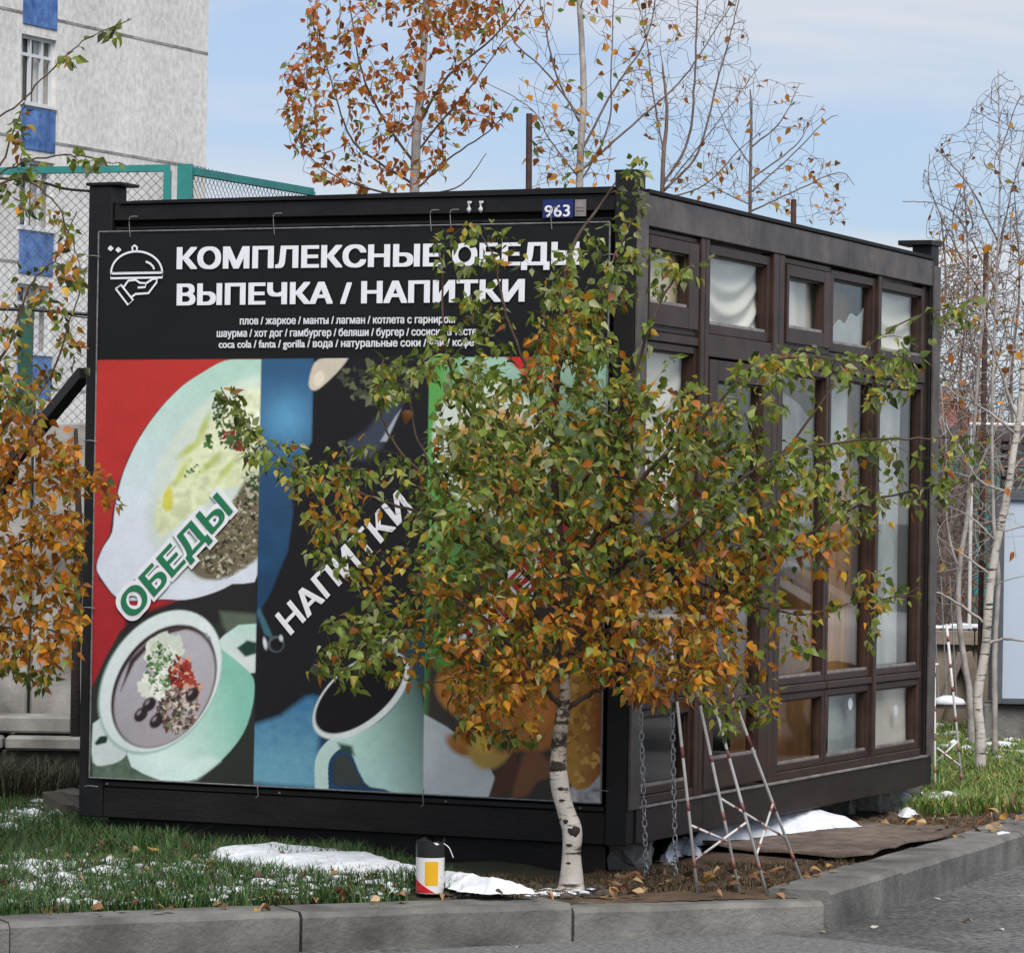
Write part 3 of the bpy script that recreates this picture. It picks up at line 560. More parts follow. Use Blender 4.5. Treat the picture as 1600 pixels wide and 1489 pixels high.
brd = poly([(886, 1040), (900, 1045), (945, 1085), (948, 1180), (935, 1215), (915, 1232), (896, 1228), (882, 1180)], grad((176, 132, 62), (132, 78, 40), (PX - 905) / 40 + .4 * nf), 2, p3, 3)
speck(912, 1140, 30, 80, [(160, 120, 56), (140, 96, 46), (190, 152, 80)], 60, 2, 7, 44, brd)
art = low[..., None]; g1 = fbm(PX / 3.2, PY / 3.2, 51, 3); g2 = fbm(PX / 14, PY / 14, 52, 4)
I = I * (1 + art * ((g1 - .5) * .12 + (g2 - .5) * .12)[..., None])
rid = 1 - np.abs(2 * fbm(PX / 26 + fbm(PX / 60, PY / 60, 6) * 2, PY / 18, 61, 3) - 1)
msh = np.clip(.5 - sdf(PX, PY, [(412, 600), (360, 625), (300, 700), (250, 780), (245, 835), (290, 812), (350, 765), (412, 735)]) / 10, 0, 1) * p1
I = I * (1 + msh * (rid - .75) * .45)[..., None]
# print wear: slight fading and vertical seams
I *= (.96 + .08 * nz_)[..., None]
I[np.abs(PX - 410 + (PY - 562) * .019) < 1.2] *= .8
i = np.arange(nz - 1)[:, None] * nu + np.arange(nu - 1)[None]; Q = np.stack([i, i + 1, i + nu + 1, i + nu], -1).reshape(-1, 4)
me = np_mesh('printed_sheet', np.stack([XX, YY, ZZ], -1).reshape(-1, 3), Q, I.reshape(-1, 3))
M['print'] = mat('banner_vinyl', (.94, .94, .94), .5, .04, 3, .12, 8, attr='tint', col2=(1.0, 1.0, 1.0), spec=.25)
link('printed_sheet', me, M['print'], ban, smooth=True)
hem = MB(); 
for a, b in (((-2.387, 2.409), (-.106, 2.409)), ((-2.387, .162), (-.106, .162)), ((-2.387, .162), (-2.387, 2.409)), ((-.106, .162), (-.106, 2.409))): hem.tube([(a[0], .006, a[1]), (b[0], .006, b[1])], .0035, 6)
hem.build('hem_cord', M['wire'], ban)
for px, py in ((207, 352), (432, 348), (677, 342), (708, 352), (865, 345), (147, 1228), (407, 1232), (665, 1250), (150, 402), (145, 690), (142, 950), (958, 400), (942, 1235), (955, 800)):
    x, z = fface(px, py); side = px < 155 or px > 940
    if side: pts = [(x - .03, -.006, z), (x, -.016, z + .004), (x + .03, .0, z)]
    elif py < 400: pts = [(x + .03, .008, 2.47), (x, -.004, 2.466), (x - .002, -.004, 2.43), (x, .002, 2.385)]
    else: pts = [(x, .002, .185), (x, -.008, .155), (x + .002, -.006, .125), (x - .008, -.004, .115)]
    MB().tube(spline(pts, 3), .0022, 5).build('tie', M['wire'], ban)
# lettering
from mathutils.geometry import delaunay_2d_cdt
def text_mesh(s, copies):               # outlines filled by non-zero winding, so overlapping strokes stay solid
    c = bpy.data.curves.new('t', 'FONT'); c.body = s; c.resolution_u = 3; c.fill_mode = 'NONE'
    o = bpy.data.objects.new('t', c); COL.objects.link(o); dg = bpy.context.evaluated_depsgraph_get(); dg.update()
    me = bpy.data.meshes.new_from_object(o.evaluated_get(dg)); n = len(me.vertices); a = np.zeros(n * 3); me.vertices.foreach_get('co', a); a = a.reshape(-1, 3)
    ed = [tuple(e.vertices) for e in me.edges]; bpy.data.objects.remove(o); bpy.data.curves.remove(c); bpy.data.meshes.remove(me)
    nb = {}
    for u, v in ed: nb.setdefault(u, []).append(v); nb.setdefault(v, []).append(u)
    seen = set(); loops = []
    for st_ in sorted(nb):
        if st_ in seen: continue
        lp = [st_]; seen.add(st_); prev = None; cur = st_; nxt = st_ + 1 if st_ + 1 in nb[st_] else nb[st_][0]
        while nxt not in seen: lp.append(nxt); seen.add(nxt); prev, cur = cur, nxt; k = [q for q in nb[cur] if q != prev]; nxt = k[0] if k else st_
        loops.append(lp)
    V2 = []; F2 = []
    groups = []; 
    for lp in sorted(loops, key=lambda l: a[l, 0].min()):       # contours that touch in x are one glyph
        lo, hi = a[lp, 0].min(), a[lp, 0].max()
        if groups and lo < groups[-1][1] - 1e-4: groups[-1][0].append(lp); groups[-1][1] = max(groups[-1][1], hi)
        else: groups.append([[lp], hi])
    for lps, _ in groups:
        pts_ = []; es = []; seg = []
        for lp in lps:
            o_ = len(pts_); m_ = len(lp); pts_ += [Vector((a[q, 0], a[q, 1])) for q in lp]; es += [(o_ + q, o_ + (q + 1) % m_) for q in range(m_)]
            P_ = a[lp][:, :2]; seg.append((P_, np.roll(P_, -1, 0)))
        r_ = delaunay_2d_cdt(pts_, es, [], 0, 1e-6); vv = np.array([tuple(q) for q in r_[0]]); A0 = np.concatenate([q[0] for q in seg]); B0 = np.concatenate([q[1] for q in seg])
        base_ = len(V2); V2 += [(q[0], q[1], 0) for q in vv]
        for f in r_[2]:
            cx_, cy_ = vv[list(f)].mean(0); up_ = (A0[:, 1] <= cy_) & (B0[:, 1] > cy_); dn_ = (A0[:, 1] > cy_) & (B0[:, 1] <= cy_)
            side = (B0[:, 0] - A0[:, 0]) * (cy_ - A0[:, 1]) - (cx_ - A0[:, 0]) * (B0[:, 1] - A0[:, 1])
            if (up_ & (side > 0)).sum() - (dn_ & (side < 0)).sum() != 0: F2.append(tuple(base_ + q for q in f))
    used = sorted({q for f in F2 for q in f}); mp_ = {u: k for k, u in enumerate(used)}
    return np.array([V2[u] for u in used]), [tuple(mp_[q] for q in f) for f in F2]
def lettering(s, A, Bp, cap, m, bold=.02, name='lettering', off=.006, parent=ban, spread=None, x0cap=None):
    a, fs = text_mesh(s, 1); w0, w1 = a[:, 0].min(), a[:, 0].max()
    P0 = np.array(fface(*A)); P1 = np.array(fface(*Bp)); ex = P1 - P0; ln = np.linalg.norm(ex); ex /= ln; ez = np.array([-ex[1], ex[0]])
    sx = ln / (w1 - w0); H = .727; capm = cap / 405.0 * (1 + .0); 
    fx = np.array([(a[list(f), 0].min(), a[list(f), 0].max()) for f in fs]); od = np.argsort(fx[:, 0]); wid = np.zeros(len(fs), int); cur = 0; mxx = -9
    for q in od:
        if mxx > -9 and fx[q, 0] - mxx > .17: cur += 1
        mxx = max(mxx, fx[q, 1]); wid[q] = cur
    mbs = [MB() for _ in range(cur + 1)]; k = 0
    offs = [(i, j) for i in (-1, -.33, .33, 1) for j in ((-.45, .45) if bold < .08 else (-.9, -.45, 0, .45, .9))]
    for (i, j) in offs:
        v = []
        for q in a:
            X_ = (q[0] - w0 + i * bold) * sx; Z_ = (q[1] + j * bold) / H * capm
            p = P0 + ex * X_ + ez * Z_; v.append((p[0], .008 - off - k * .00014, p[1]))
        for wq in range(cur + 1): mbs[wq].add(v, [f for f, z_ in zip(fs, wid) if z_ == wq])
        k += 1
    for mb in mbs:
        used = sorted({i for f in mb.f for i in f}); mp_ = {u: n_ for n_, u in enumerate(used)}
        mb.v = [mb.v[u] for u in used]; mb.f = [tuple(mp_[i] for i in f) for f in mb.f]; mb.build(name, m, parent)
lettering('КОМПЛЕКСНЫЕ ОБЕДЫ', (281, 420.5), (905, 413.5), 34.5, M['white'], .044)
lettering('ВЫПЕЧКА / НАПИТКИ', (281, 477), (820, 471), 34, M['white'], .044)
lettering('плов / жаркое / манты / лагман / котлета с гарниром', (378, 507.5), (713, 505), 12.5, M['small_white'], .036)
lettering('шаурма / хот дог / гамбургер / беляши / бургер / сосиска в тесте', (342, 527), (747, 524), 12.5, M['small_white'], .036)
lettering('coca cola / fanta / gorilla / вода / натуральные соки / чай / кофе', (345, 544), (743, 541), 12.5, M['small_white'], .036)
lettering('ОБЕДЫ', (210, 969), (368, 799), 45, M['white'], .105, off=.006); lettering('ОБЕДЫ', (211, 967), (366, 800), 42, M['green_print'], .035, off=.0095)
lettering('НАПИТКИ', (458, 991), (648, 797), 42, M['white'], .03)
lettering('ВЫПЕЧКА', (735, 1030), (925, 830), 46, M['white'], .11); lettering('ВЫПЕЧКА', (736, 1027), (922, 832), 42, M['red_print'], .03, off=.0095)
# serving dome emblem: flat strokes
def stroke(mb, pts, wd, closed=False, off=.006):
    P = [np.array(fface(*((x / 2.978), y / 2.978))) for x, y in pts]
    if closed: P = P + [P[0], P[1]]
    n = len(P); L_ = []; R_ = []
    for i in range(n):
        t = P[min(i + 1, n - 1)] - P[max(i - 1, 0)]; t = t / (np.linalg.norm(t) + 1e-9); nn = np.array([-t[1], t[0]]) * wd / 2; L_.append(P[i] + nn); R_.append(P[i] - nn)
    v = [(p[0], .008 - off, p[1]) for p in L_ + R_]; mb.add(v, [(i, i + 1, n + i + 1, n + i) for i in range(n - 1)])
em = MB(); W_ = .0085
stroke(em, [(524 + 0, 1272)] + [(645 - 119 * math.cos(t), 1272 - 100 * math.sin(t)) for t in np.linspace(.05, math.pi - .05, 26)] + [(766, 1270)], W_)
stroke(em, [(522, 1273), (768, 1269), (764, 1293), (524, 1297)], W_, True); stroke(em, [(530, 1276), (762, 1272)], W_ * .8, off=.0065)
stroke(em, [(627, 1170), (625, 1152), (636, 1144), (647, 1152), (646, 1170)], W_, off=.007)
stroke(em, [(688, 1219), (708, 1228), (721, 1241), (727, 1255)], W_, off=.007)
stroke(em, [(548, 1345), (573, 1328), (629, 1398), (605, 1420)], W_, True, .007)
stroke(em, [(583, 1340), (606, 1308), (640, 1304), (660, 1318), (690, 1320), (684, 1338), (650, 1340)], W_, off=.0062); stroke(em, [(690, 1320), (720, 1300), (740, 1300), (738, 1316), (700, 1366), (640, 1370), (622, 1384)], W_, off=.0068)
for cx_, cy_ in ((524, 1158), (560, 1165)):
    for t in (0, math.pi / 2):
        stroke(em, [(cx_ + 12 * math.cos(t), cy_ + 12 * math.sin(t)), (cx_ - 12 * math.cos(t), cy_ - 12 * math.sin(t))], .010, off=.0062 + .0004 * t)
em.build('serving_dome_emblem', M['white'], ban)
# number plate
a0 = fface(848, 343); 
num = thing('number_plate', 'small blue plate with white digits 963 on the top beam of the kiosk', 'plate', tuple(NC), -YAW)
MB().box(-.398, -.268, .004, .009, 2.430, 2.502).build('plate', M['navy'], num)
tx = lettering('963', (851, 339.5), (890, 338), 19, M['white'], .02, off=.0062, parent=num)
lb_ = thing('paper_label', 'pale paper label right beside the blue number plate', 'label', tuple(NC), -YAW)
MB().box(-.262, -.215, .006, .009, 2.435, 2.50).build('sheet', M['trim_light'], lb_)
MB().box(-.255, -.222, .0045, .0055, 2.455, 2.459).box(-.255, -.226, .0045, .0055, 2.468, 2.472).build('print_line', M['wire'], lb_)
# ================================================================== FOLIAGE
LT = np.array([(0, 0, 0), (-.30, .16, .07), (0, .18, 0), (.30, .16, .07), (-.41, .38, .10), (0, .42, 0), (.41, .38, .10), (-.24, .70, .02), (0, .72, -.05), (.24, .70, .02), (0, 1.08, -.16)])
LQ = [(0, 2, 1, 1), (0, 3, 2, 2), (1, 2, 5, 4), (2, 3, 6, 5), (4, 5, 8, 7), (5, 6, 9, 8), (7, 8, 10, 10), (8, 9, 10, 10)]
LTRI = []
for a, b, c, d in LQ:
    LTRI.append((a, b, c)) if c == d else LTRI.extend([(a, b, c), (a, c, d)])
LTRI = np.array(LTRI)
def leaves_mesh(name, P, D, Nn, S_, C_):
    D = D / np.linalg.norm(D, axis=1)[:, None]; A = np.cross(D, Nn); A /= np.linalg.norm(A, axis=1)[:, None] + 1e-9; Bn = np.cross(A, D)
    n = len(P); curl = rng.uniform(-.6, 3.0, n)[:, None]; wd = rng.uniform(.5, 1.05, n)[:, None]
    V = P[:, None] + S_[:, None, None] * ((LT[None, :, 0] * wd)[..., None] * A[:, None] + LT[None, :, 1, None] * D[:, None] + (LT[None, :, 2] * curl)[..., None] * Bn[:, None])
    T = (LTRI[None] + (np.arange(n) * len(LT))[:, None, None]).reshape(-1, 3)
    return np_mesh(name, V.reshape(-1, 3), T, np.repeat(C_, len(LT), 0))
class Grower:
    def __init__(s, seed=1, up=.15, bend=.3):
        s.r = np.random.RandomState(seed); s.P = []; s.D = []; s.R = []; s.tubes = []; s.tw = []; s.up = up; s.bend = bend; s.noise = .25
    def main(s, pts, r0, r1, n=6, keep=True, pw=1.0, jit=0.0):
        p = spline(pts, 7); k = len(p)
        if jit: p[1:-1] += (s.r.rand(k - 2, 3) - .5) * jit
        rr = r0 + (r1 - r0) * (np.arange(k) / (k - 1)) ** pw
        s.tubes.append((p, rr, n)); T = np.gradient(p, axis=0); T /= np.linalg.norm(T, axis=1)[:, None]
        if keep: s.P += list(p); s.D += list(T); s.R += list(rr)
    def grow(s, att, maxd=.6, rt=.0011, rk=.006, leafy=True):
        P = np.array(s.P); D = np.array(s.D); R = np.array(s.R)
        d0 = np.array([np.min(np.sum((P - a) ** 2, 1)) for a in att]); order = np.argsort(d0)
        nP, nD, nR = [P], [D], [R]
        cap = len(P) + len(att) * 5 + 10; BP = np.zeros((cap, 3)); BD = np.zeros((cap, 3)); BR_ = np.zeros(cap); n = len(P); BP[:n] = P; BD[:n] = D; BR_[:n] = R
        for i in order:
            a = att[i]; v = a - BP[:n]; ds = np.sqrt((v ** 2).sum(1)) + 1e-6; dot = (v * BD[:n]).sum(1) / ds
            cost = ds * (1.7 - .8 * dot) ; j = int(np.argmin(cost)); L0 = ds[j]
            if L0 > maxd or L0 < .015: continue
            p0 = BP[j]; ctl = p0 + BD[j] * L0 * s.bend + (a - p0) * .35 + np.array([0, 0, s.up * L0]) + (s.r.rand(3) - .5) * L0 * s.noise
            t = np.linspace(0, 1, 6)[:, None]; q = (1 - t) ** 2 * p0 + 2 * t * (1 - t) * ctl + t * t * a
            rad = min(BR_[j] * .75, rt + rk * L0); rr = np.linspace(rad, rt * .7, 6)
            s.tubes.append((q, rr, 4)); s.tw.append(q)
            T = np.gradient(q, axis=0); T /= np.linalg.norm(T, axis=1)[:, None] + 1e-9
            BP[n:n + 5] = q[1:]; BD[n:n + 5] = T[1:]; BR_[n:n + 5] = rr[1:]; n += 5
        s.P = list(BP[:n]); s.D = list(BD[:n]); s.R = list(BR_[:n])
    def leaves(s, spacing=.03, size=(.04, .06), t0=.2, droop=.8, spread=.03, wind=(0, 0, 0), prob=1.0, twigs=None):
        P = []; D = []
        for q in (twigs if twigs is not None else s.tw):
            ln = np.linalg.norm(q[-1] - q[0]); n = max(1, int(ln * (1 - t0) / spacing + s.r.rand()))
            for _ in range(n):
                if s.r.rand() > prob: continue
                t = t0 + (1 - t0) * s.r.rand() ** .8; x = t * (len(q) - 1); i = min(int(x), len(q) - 2); p = q[i] + (q[i + 1] - q[i]) * (x - i)
                o = s.r.normal(size=3); o /= np.linalg.norm(o); tv = q[-1] - q[0]; tv = tv / (np.linalg.norm(tv) + 1e-9)
                d = o * .75 + tv * .35 + np.array([0, 0, -droop]) * (.3 + s.r.rand()) + np.array(wind)
                P.append(p + o * spread * s.r.rand()); D.append(d)
        P = np.array(P); D = np.array(D); n = len(P); Nn = s.r.normal(size=(n, 3)) + np.array([0, -.5, .55]); S_ = s.r.uniform(*size, n)
        return P, D, Nn, S_
def pick(pal, wts, r):
    wts = np.array(wts, float); wts /= wts.sum(); c = np.array(pal[r.choice(len(pal), p=wts)]); return c * r.uniform(.75, 1.3)
def nest(inside_fn, P): return inside_fn(P)
def outside_cabin(P, marg=.04):
    x, y, z = w2loc(P); return ~((x < marg) & (x > -CW - marg) & (y > -marg) & (y < CL + marg) & (z < CH + .02))
leafsets = {}
def make_tree(name, label, group, G, bark, LV=None, colors=None, nind=300, trunk_ids=(0,), trunk_mat=None, base=None, mid_ids=(), twname='branches', cat='tree', lm=None):
    base = np.array(base if base is not None else G.tubes[0][0][0])
    t = thing(name, label, cat, tuple(base), 0, group)
    mb = MB(); tm = MB(); um = MB()
    for i, (p, rr, n) in enumerate(G.tubes):
        (tm if i in trunk_ids else um if i in mid_ids else mb).tube(p - base, rr, n, cap=True)
    if tm.v: tm.build('trunk', trunk_mat or bark, t, smooth=True)
    if um.v: um.build('upper_trunk', M['bark_mid'], t, smooth=True)
    if mb.v: mb.build('branches', bark, t, smooth=True)
    if LV is not None:
        P, D, Nn, S_ = LV; lm = lm or M['leaf']; n = len(P); nind = min(nind, n)
        order = np.argsort(P[:, 1]) if True else None
        px, py = to_px(P); vis = (px > 0) & (px < 1600) & (py > 0) & (py < 1489); order = np.argsort(np.where(vis, P[:, 1], 1e6) - S_ * 3)
        ind = order[:nind]; rest = order[nind:]
        if len(rest): link('foliage', leaves_mesh('foliage', P[rest] - base, D[rest], Nn[rest], S_[rest], colors[rest]), lm, t, kind='stuff')
        # individual leaves share a few meshes
        if nind:
            r = np.random.RandomState(5); cc = colors[ind]; K = 16; seeds = cc[r.choice(nind, min(K, nind), replace=False)]
            asg = np.argmin(((cc[:, None] - seeds[None]) ** 2).sum(-1), 1); ms = []
            for k in range(len(seeds)):
                V = LT.copy(); V[:, 0] *= r.uniform(.75, 1.05); V[:, 2] *= r.uniform(.4, 2); me = np_mesh('leaf', V, LTRI, np.repeat(seeds[k][None], len(LT), 0)); me.materials.append(lm); ms.append(me)
            for q, i in enumerate(ind):
                o = bpy.data.objects.new('leaf', ms[asg[q]]); COL.objects.link(o); o.parent = t
                d = Vector(D[i]).normalized(); a = d.cross(Vector(Nn[i])).normalized(); b = a.cross(d); s_ = float(S_[i])
                mt = Matrix((a, d, b)).transposed().to_4x4(); mt = mt @ Matrix.Diagonal((s_, s_, s_, 1)); mt.translation = Vector(P[i] - base); o.matrix_local = mt
    return t
def in_poly(n, polys, r):
    """random photo points inside weighted polygons"""
    out = []; ws = np.array([p[1] for p in polys], float); ws /= ws.sum()
    for (pl, w_, *_), k in zip(polys, np.round(ws * n).astype(int)):
        pl = np.array(pl, float); lo, hi = pl.min(0), pl.max(0); got = 0
        while got < k:
            q = lo + r.rand(k * 3 + 10, 2) * (hi - lo); q = q[sdf(q[:, 0], q[:, 1], pl) < 0][:k - got]; out += [tuple(x) for x in q]; got += len(q)
    return out
GREENS = [(.105, .155, .018), (.17, .235, .030), (.26, .32, .06), (.38, .40, .18), (.40, .34, .045), (.065, .08, .024)]
REDS = [(.48, .15, .02), (.38, .10, .018), (.55, .24, .03), (.26, .08, .018), (.34, .24, .04)]
ORNG = [(.58, .25, .02), (.46, .15, .016), (.60, .36, .03), (.25, .09, .018), (.36, .26, .035)]
# ---- foreground birch
G = Grower(3, up=.06, bend=.35); Y0 = 13.44
A_ = lambda px, py, dy=0.0: at(px, py, Y0 + dy)
trunk = [(892, 1394), (893, 1370), (893, 1335), (894, 1298), (886, 1272), (877, 1240), (872, 1204)]
G.main([A_(*p) for p in trunk], .0385, .0325, 12, keep=False); tp_ = G.tubes[-1]; tp_[1][:] = tp_[1] * (1 + .55 * np.exp(-(tp_[0][:, 2] - tp_[0][0, 2]) / .035)) * (1 + .05 * np.sin(tp_[0][:, 2] * 37))
G.main([A_(872, 1205), A_(873, 1165, .005), A_(878, 1125, 0), A_(882, 1090, .005), A_(883, 1045, 0)], .0322, .020, 10, keep=False)
G.main([A_(883, 1046), A_(880, 1000, -.02), A_(884, 900, .02), A_(868, 780), A_(868, 640, -.05), A_(876, 520, -.05), A_(884, 430, -.03), A_(900, 375, 0), A_(935, 325, .02), A_(962, 285, .02)], .0195, .003, 8)
mains = [
 ([(884, 1108, 0), (915, 1088, -.03), (945, 1073, -.08), (990, 1045, -.12), (1040, 1030, -.2)], .012), ([(885, 990, 0), (960, 985, .1), (1060, 960, .1), (1150, 900, .0), (1260, 835, 0), (1340, 790, 0), (1430, 765, 0), (1530, 750, .05)], .014),
 ([(880, 960, 0), (960, 905, -.2), (1010, 860, -.25), (1110, 790, -.3), (1210, 715, -.3), (1330, 690, -.25), (1450, 685, -.2), (1550, 680, -.2)], .012),
 ([(875, 900, 0), (950, 820, -.1), (1010, 740, -.2), (1080, 670, -.25), (1140, 610, -.3), (1190, 565, -.3), (1290, 560, -.3), (1390, 590, -.3)], .011),
 ([(870, 820, 0), (930, 720, -.1), (985, 600, -.2), (1020, 500, -.25), (1060, 430, -.2), (1120, 400, -.2)], .009),
 ([(884, 1000, 0), (930, 960, .2), (1040, 880, .25), (1150, 790, .2), (1230, 700, .2), (1340, 560, .2), (1420, 500, .2), (1520, 470, .2)], .010),
 ([(878, 1104, 0), (850, 1075, -.08), (800, 1010, -.2), (750, 960, -.3), (700, 930, -.3)], .012), ([(882, 1040, 0), (820, 1035, -.1), (760, 1040, -.2), (690, 1065, -.2)], .010),
 ([(884, 960, 0), (830, 905, -.1), (760, 840, -.15), (700, 770, -.15), (650, 680, -.1), (640, 600, -.1)], .011), ([(870, 860, 0), (800, 770, .1), (760, 700, .1), (700, 560, .1), (690, 420, .1), (680, 370, .1)], .009),
 ([(872, 740, 0), (850, 640, -.1), (800, 520, -.1), (780, 450, -.1), (770, 400, -.1), (740, 350, -.1)], .008), ([(800, 1010, -.2), (700, 950, .1), (600, 960, .15), (560, 1000, .15), (510, 1050, .15)], .007),
 ([(760, 840, -.15), (650, 800, .1), (560, 770, .2), (480, 740, .25), (430, 710, .3), (380, 660, .35), (345, 605, .4)], .007), ([(884, 1020, 0), (960, 1030, -.2), (1060, 1050, -.3), (1150, 1060, -.3), (1210, 1120, -.3)], .009),
 ([(1040, 880, .25), (1140, 930, .1), (1250, 960, .0), (1340, 940, 0), (1440, 930, 0)], .006), ([(865, 660, 0), (880, 560, -.15), (930, 470, -.2), (975, 370, -.15), (1010, 310, -.1)], .006), ([(700, 770, -.15), (620, 700, .1), (590, 620, .1), (600, 560, .1)], .006),
 ([(884, 1000, 0), (800, 960, .1), (700, 1100, .1), (740, 1150, .1)], .006)]
for pts, r0 in mains: G.main([A_(*p) for p in pts], r0, .0022, 6, jit=.008)
r = np.random.RandomState(17)
dense = [([(700, 590), (760, 560), (800, 590), (850, 470), (885, 440), (930, 470), (960, 560), (1010, 600), (1060, 610), (1110, 640), (1150, 620), (1190, 690), (1250, 770), (1240, 850), (1200, 900), (1160, 960), (1140, 1050), (1060, 1100), (960, 1080), (900, 1060), (830, 1075), (760, 1130), (700, 1080), (660, 960), (650, 830), (660, 720)], 1420),
 ([(830, 480), (850, 420), (880, 370), (930, 360), (960, 420), (980, 500), (960, 560), (860, 560)], 55), ([(720, 470), (760, 440), (790, 480), (780, 560), (700, 600), (650, 600), (640, 570)], 22),
 ([(570, 570), (640, 560), (660, 620), (600, 640)], 22), ([(470, 720), (520, 690), (590, 700), (650, 720), (660, 960), (600, 960), (540, 930), (480, 860), (450, 800)], 70), ([(500, 960), (650, 940), (660, 1050), (600, 1075), (540, 1070), (480, 1050)], 60),
 ([(1050, 560), (1120, 600), (1180, 540), (1300, 540), (1430, 560), (1440, 610), (1380, 640), (1280, 600), (1200, 650), (1080, 640)], 62), ([(1380, 540), (1440, 520), (1440, 600), (1390, 620)], 10),
 ([(1190, 690), (1330, 670), (1400, 690), (1560, 670), (1550, 700), (1400, 720), (1330, 790), (1220, 800)], 55), ([(1240, 800), (1400, 760), (1530, 745), (1510, 790), (1400, 800), (1330, 860), (1220, 900)], 50),
 ([(1160, 900), (1300, 880), (1420, 900), (1450, 930), (1400, 1000), (1280, 1030), (1180, 1000)], 26), ([(1130, 1000), (1210, 1010), (1230, 1120), (1140, 1150), (1090, 1100)], 26),
 ([(960, 1060), (1100, 1080), (1060, 1110), (970, 1090)], 14), ([(700, 1080), (780, 1060), (860, 1090), (850, 1160), (790, 1170), (720, 1140)], 34),
 ([(960, 300), (1000, 290), (990, 380), (1090, 400), (1100, 520), (990, 540), (960, 420)], 22), ([(680, 370), (770, 350), (780, 430), (700, 440)], 7), ([(1460, 450), (1540, 450), (1530, 520), (1470, 510)], 5), ([(430, 700), (480, 690), (480, 780), (440, 760)], 6), ([(330, 600), (365, 600), (410, 690), (420, 740), (390, 720)], 10), ([(980, 240), (1000, 210), (1010, 260), (970, 290)], 3)]
pts = in_poly(2780, dense, r); att = []
for (x, y) in pts:
    dy = r.normal() * .26 - .12; att.append(at(x, y, Y0 + np.clip(dy, -.7, .6)))
att = np.array(att); att = att[outside_cabin(att, .05)]
G.grow(att, .75, .0011, .005)
LV = G.leaves(.0135, (.025, .047), .1, .75, .035, wind=(.12, 0, 0))
LV2 = G.leaves(.05, (.030, .054), .25, .8, .03, twigs=[t_[0] for t_ in G.tubes[3:3 + len(mains)]])
LV = tuple(np.concatenate([a, b]) for a, b in zip(LV, LV2))
k_ = outside_cabin(LV[0], .05); lx, ly = to_px(LV[0])
tz = (sdf(lx, ly, [(845, 1105), (945, 1100), (950, 1400), (845, 1400)]) < 0) | ((sdf(lx, ly, [(860, 1050), (960, 1075), (960, 1110), (860, 1110)]) < 0) & (r.rand(len(lx)) < .7))
off_left = (lx < 330) | ((lx < 440) & (ly > 800)) | ((lx < 640) & (ly < 540))
spr = (lx > 1250) & (r.rand(len(lx)) < .25)
k_ &= ~((lx > 560) & (lx < 645) & (ly > 750) & (ly < 850) & (r.rand(len(lx)) < .75)); k_ &= ~((lx > 415) & (lx < 500) & (ly > 900) & (r.rand(len(lx)) < .8)); k_ &= ~tz & ~off_left & ~spr & ~((ly > 1165) & (r.rand(len(lx)) < .9))
LV = tuple(q[k_] for q in LV); lx, ly = lx[k_], ly[k_]
om = np.zeros(len(lx))
for cx_, cy_, rx_, ry_, am in ((1000, 1000, 240, 130, .95), (860, 960, 190, 100, .65), (760, 1080, 130, 90, .85), (1100, 880, 160, 70, .5), (880, 560, 50, 90, .35), (900, 500, 25, 40, .4), (1050, 1060, 110, 60, .8), (1000, 800, 200, 60, .3), (1300, 900, 120, 110, .5), (1040, 640, 80, 60, .25), (540, 800, 90, 60, .35), (600, 900, 60, 60, .35), (1380, 840, 60, 60, .4)):
    om = np.maximum(om, am * np.exp(-((lx - cx_) / rx_) ** 2 - ((ly - cy_) / ry_) ** 2))
cln = fbm(lx / 45 + 3, ly / 45, 77, 2)
cols = np.array([pick(ORNG, (3, 1.6, 1.6, 1.6, 2), r) if r.rand() < np.clip(o * (.25 + 1.7 * c) + .05, 0, .95) else pick(GREENS, (2.5, 3.2, 3, 1.6, 1.0, 1.6), r) for o, c in zip(om, cln)])
fb = make_tree('birch_tree', 'young birch with green and orange leaves growing in front of the banner and kiosk corner', None, G, M['bark_dark'], LV, cols, 300, (0,), M['bark'], mid_ids=(1,))
print('front birch leaves', len(cols))
for (px, py, rr, h) in ((896, 1299, .026, .032), (890, 1320, .016, .008), (878, 1250, .014, .006), (876, 1232, .013, .010), (889, 1348, .013, .007), (884, 1283, .012, .012)):
    c = at(px, py, Y0 - .022) - fb_base if False else at(px, py, Y0 - .028) - np.array(fb.location)
    mb = MB(); n = 12; v = [tuple(c + np.array([rr * math.cos(a) * .8 * (1 + .2 * math.sin(3 * a)), -.006, h * math.sin(a) * .7])) for a in np.linspace(0, 2 * math.pi, n, endpoint=False)] + [tuple(c + np.array([0, -.014, 0]))] + [tuple(c + np.array([rr * 1.1 * math.cos(a), .02, h * math.sin(a)])) for a in np.linspace(0, 2 * math.pi, n, endpoint=False)]
    mb.add(v, [(i, (i + 1) % n, n) for i in range(n)] + [(n + 1 + i, n + 1 + (i + 1) % n, (i + 1) % n, i) for i in range(n)]); mb.build('bark_knot', M['knot'], fb, smooth=True)
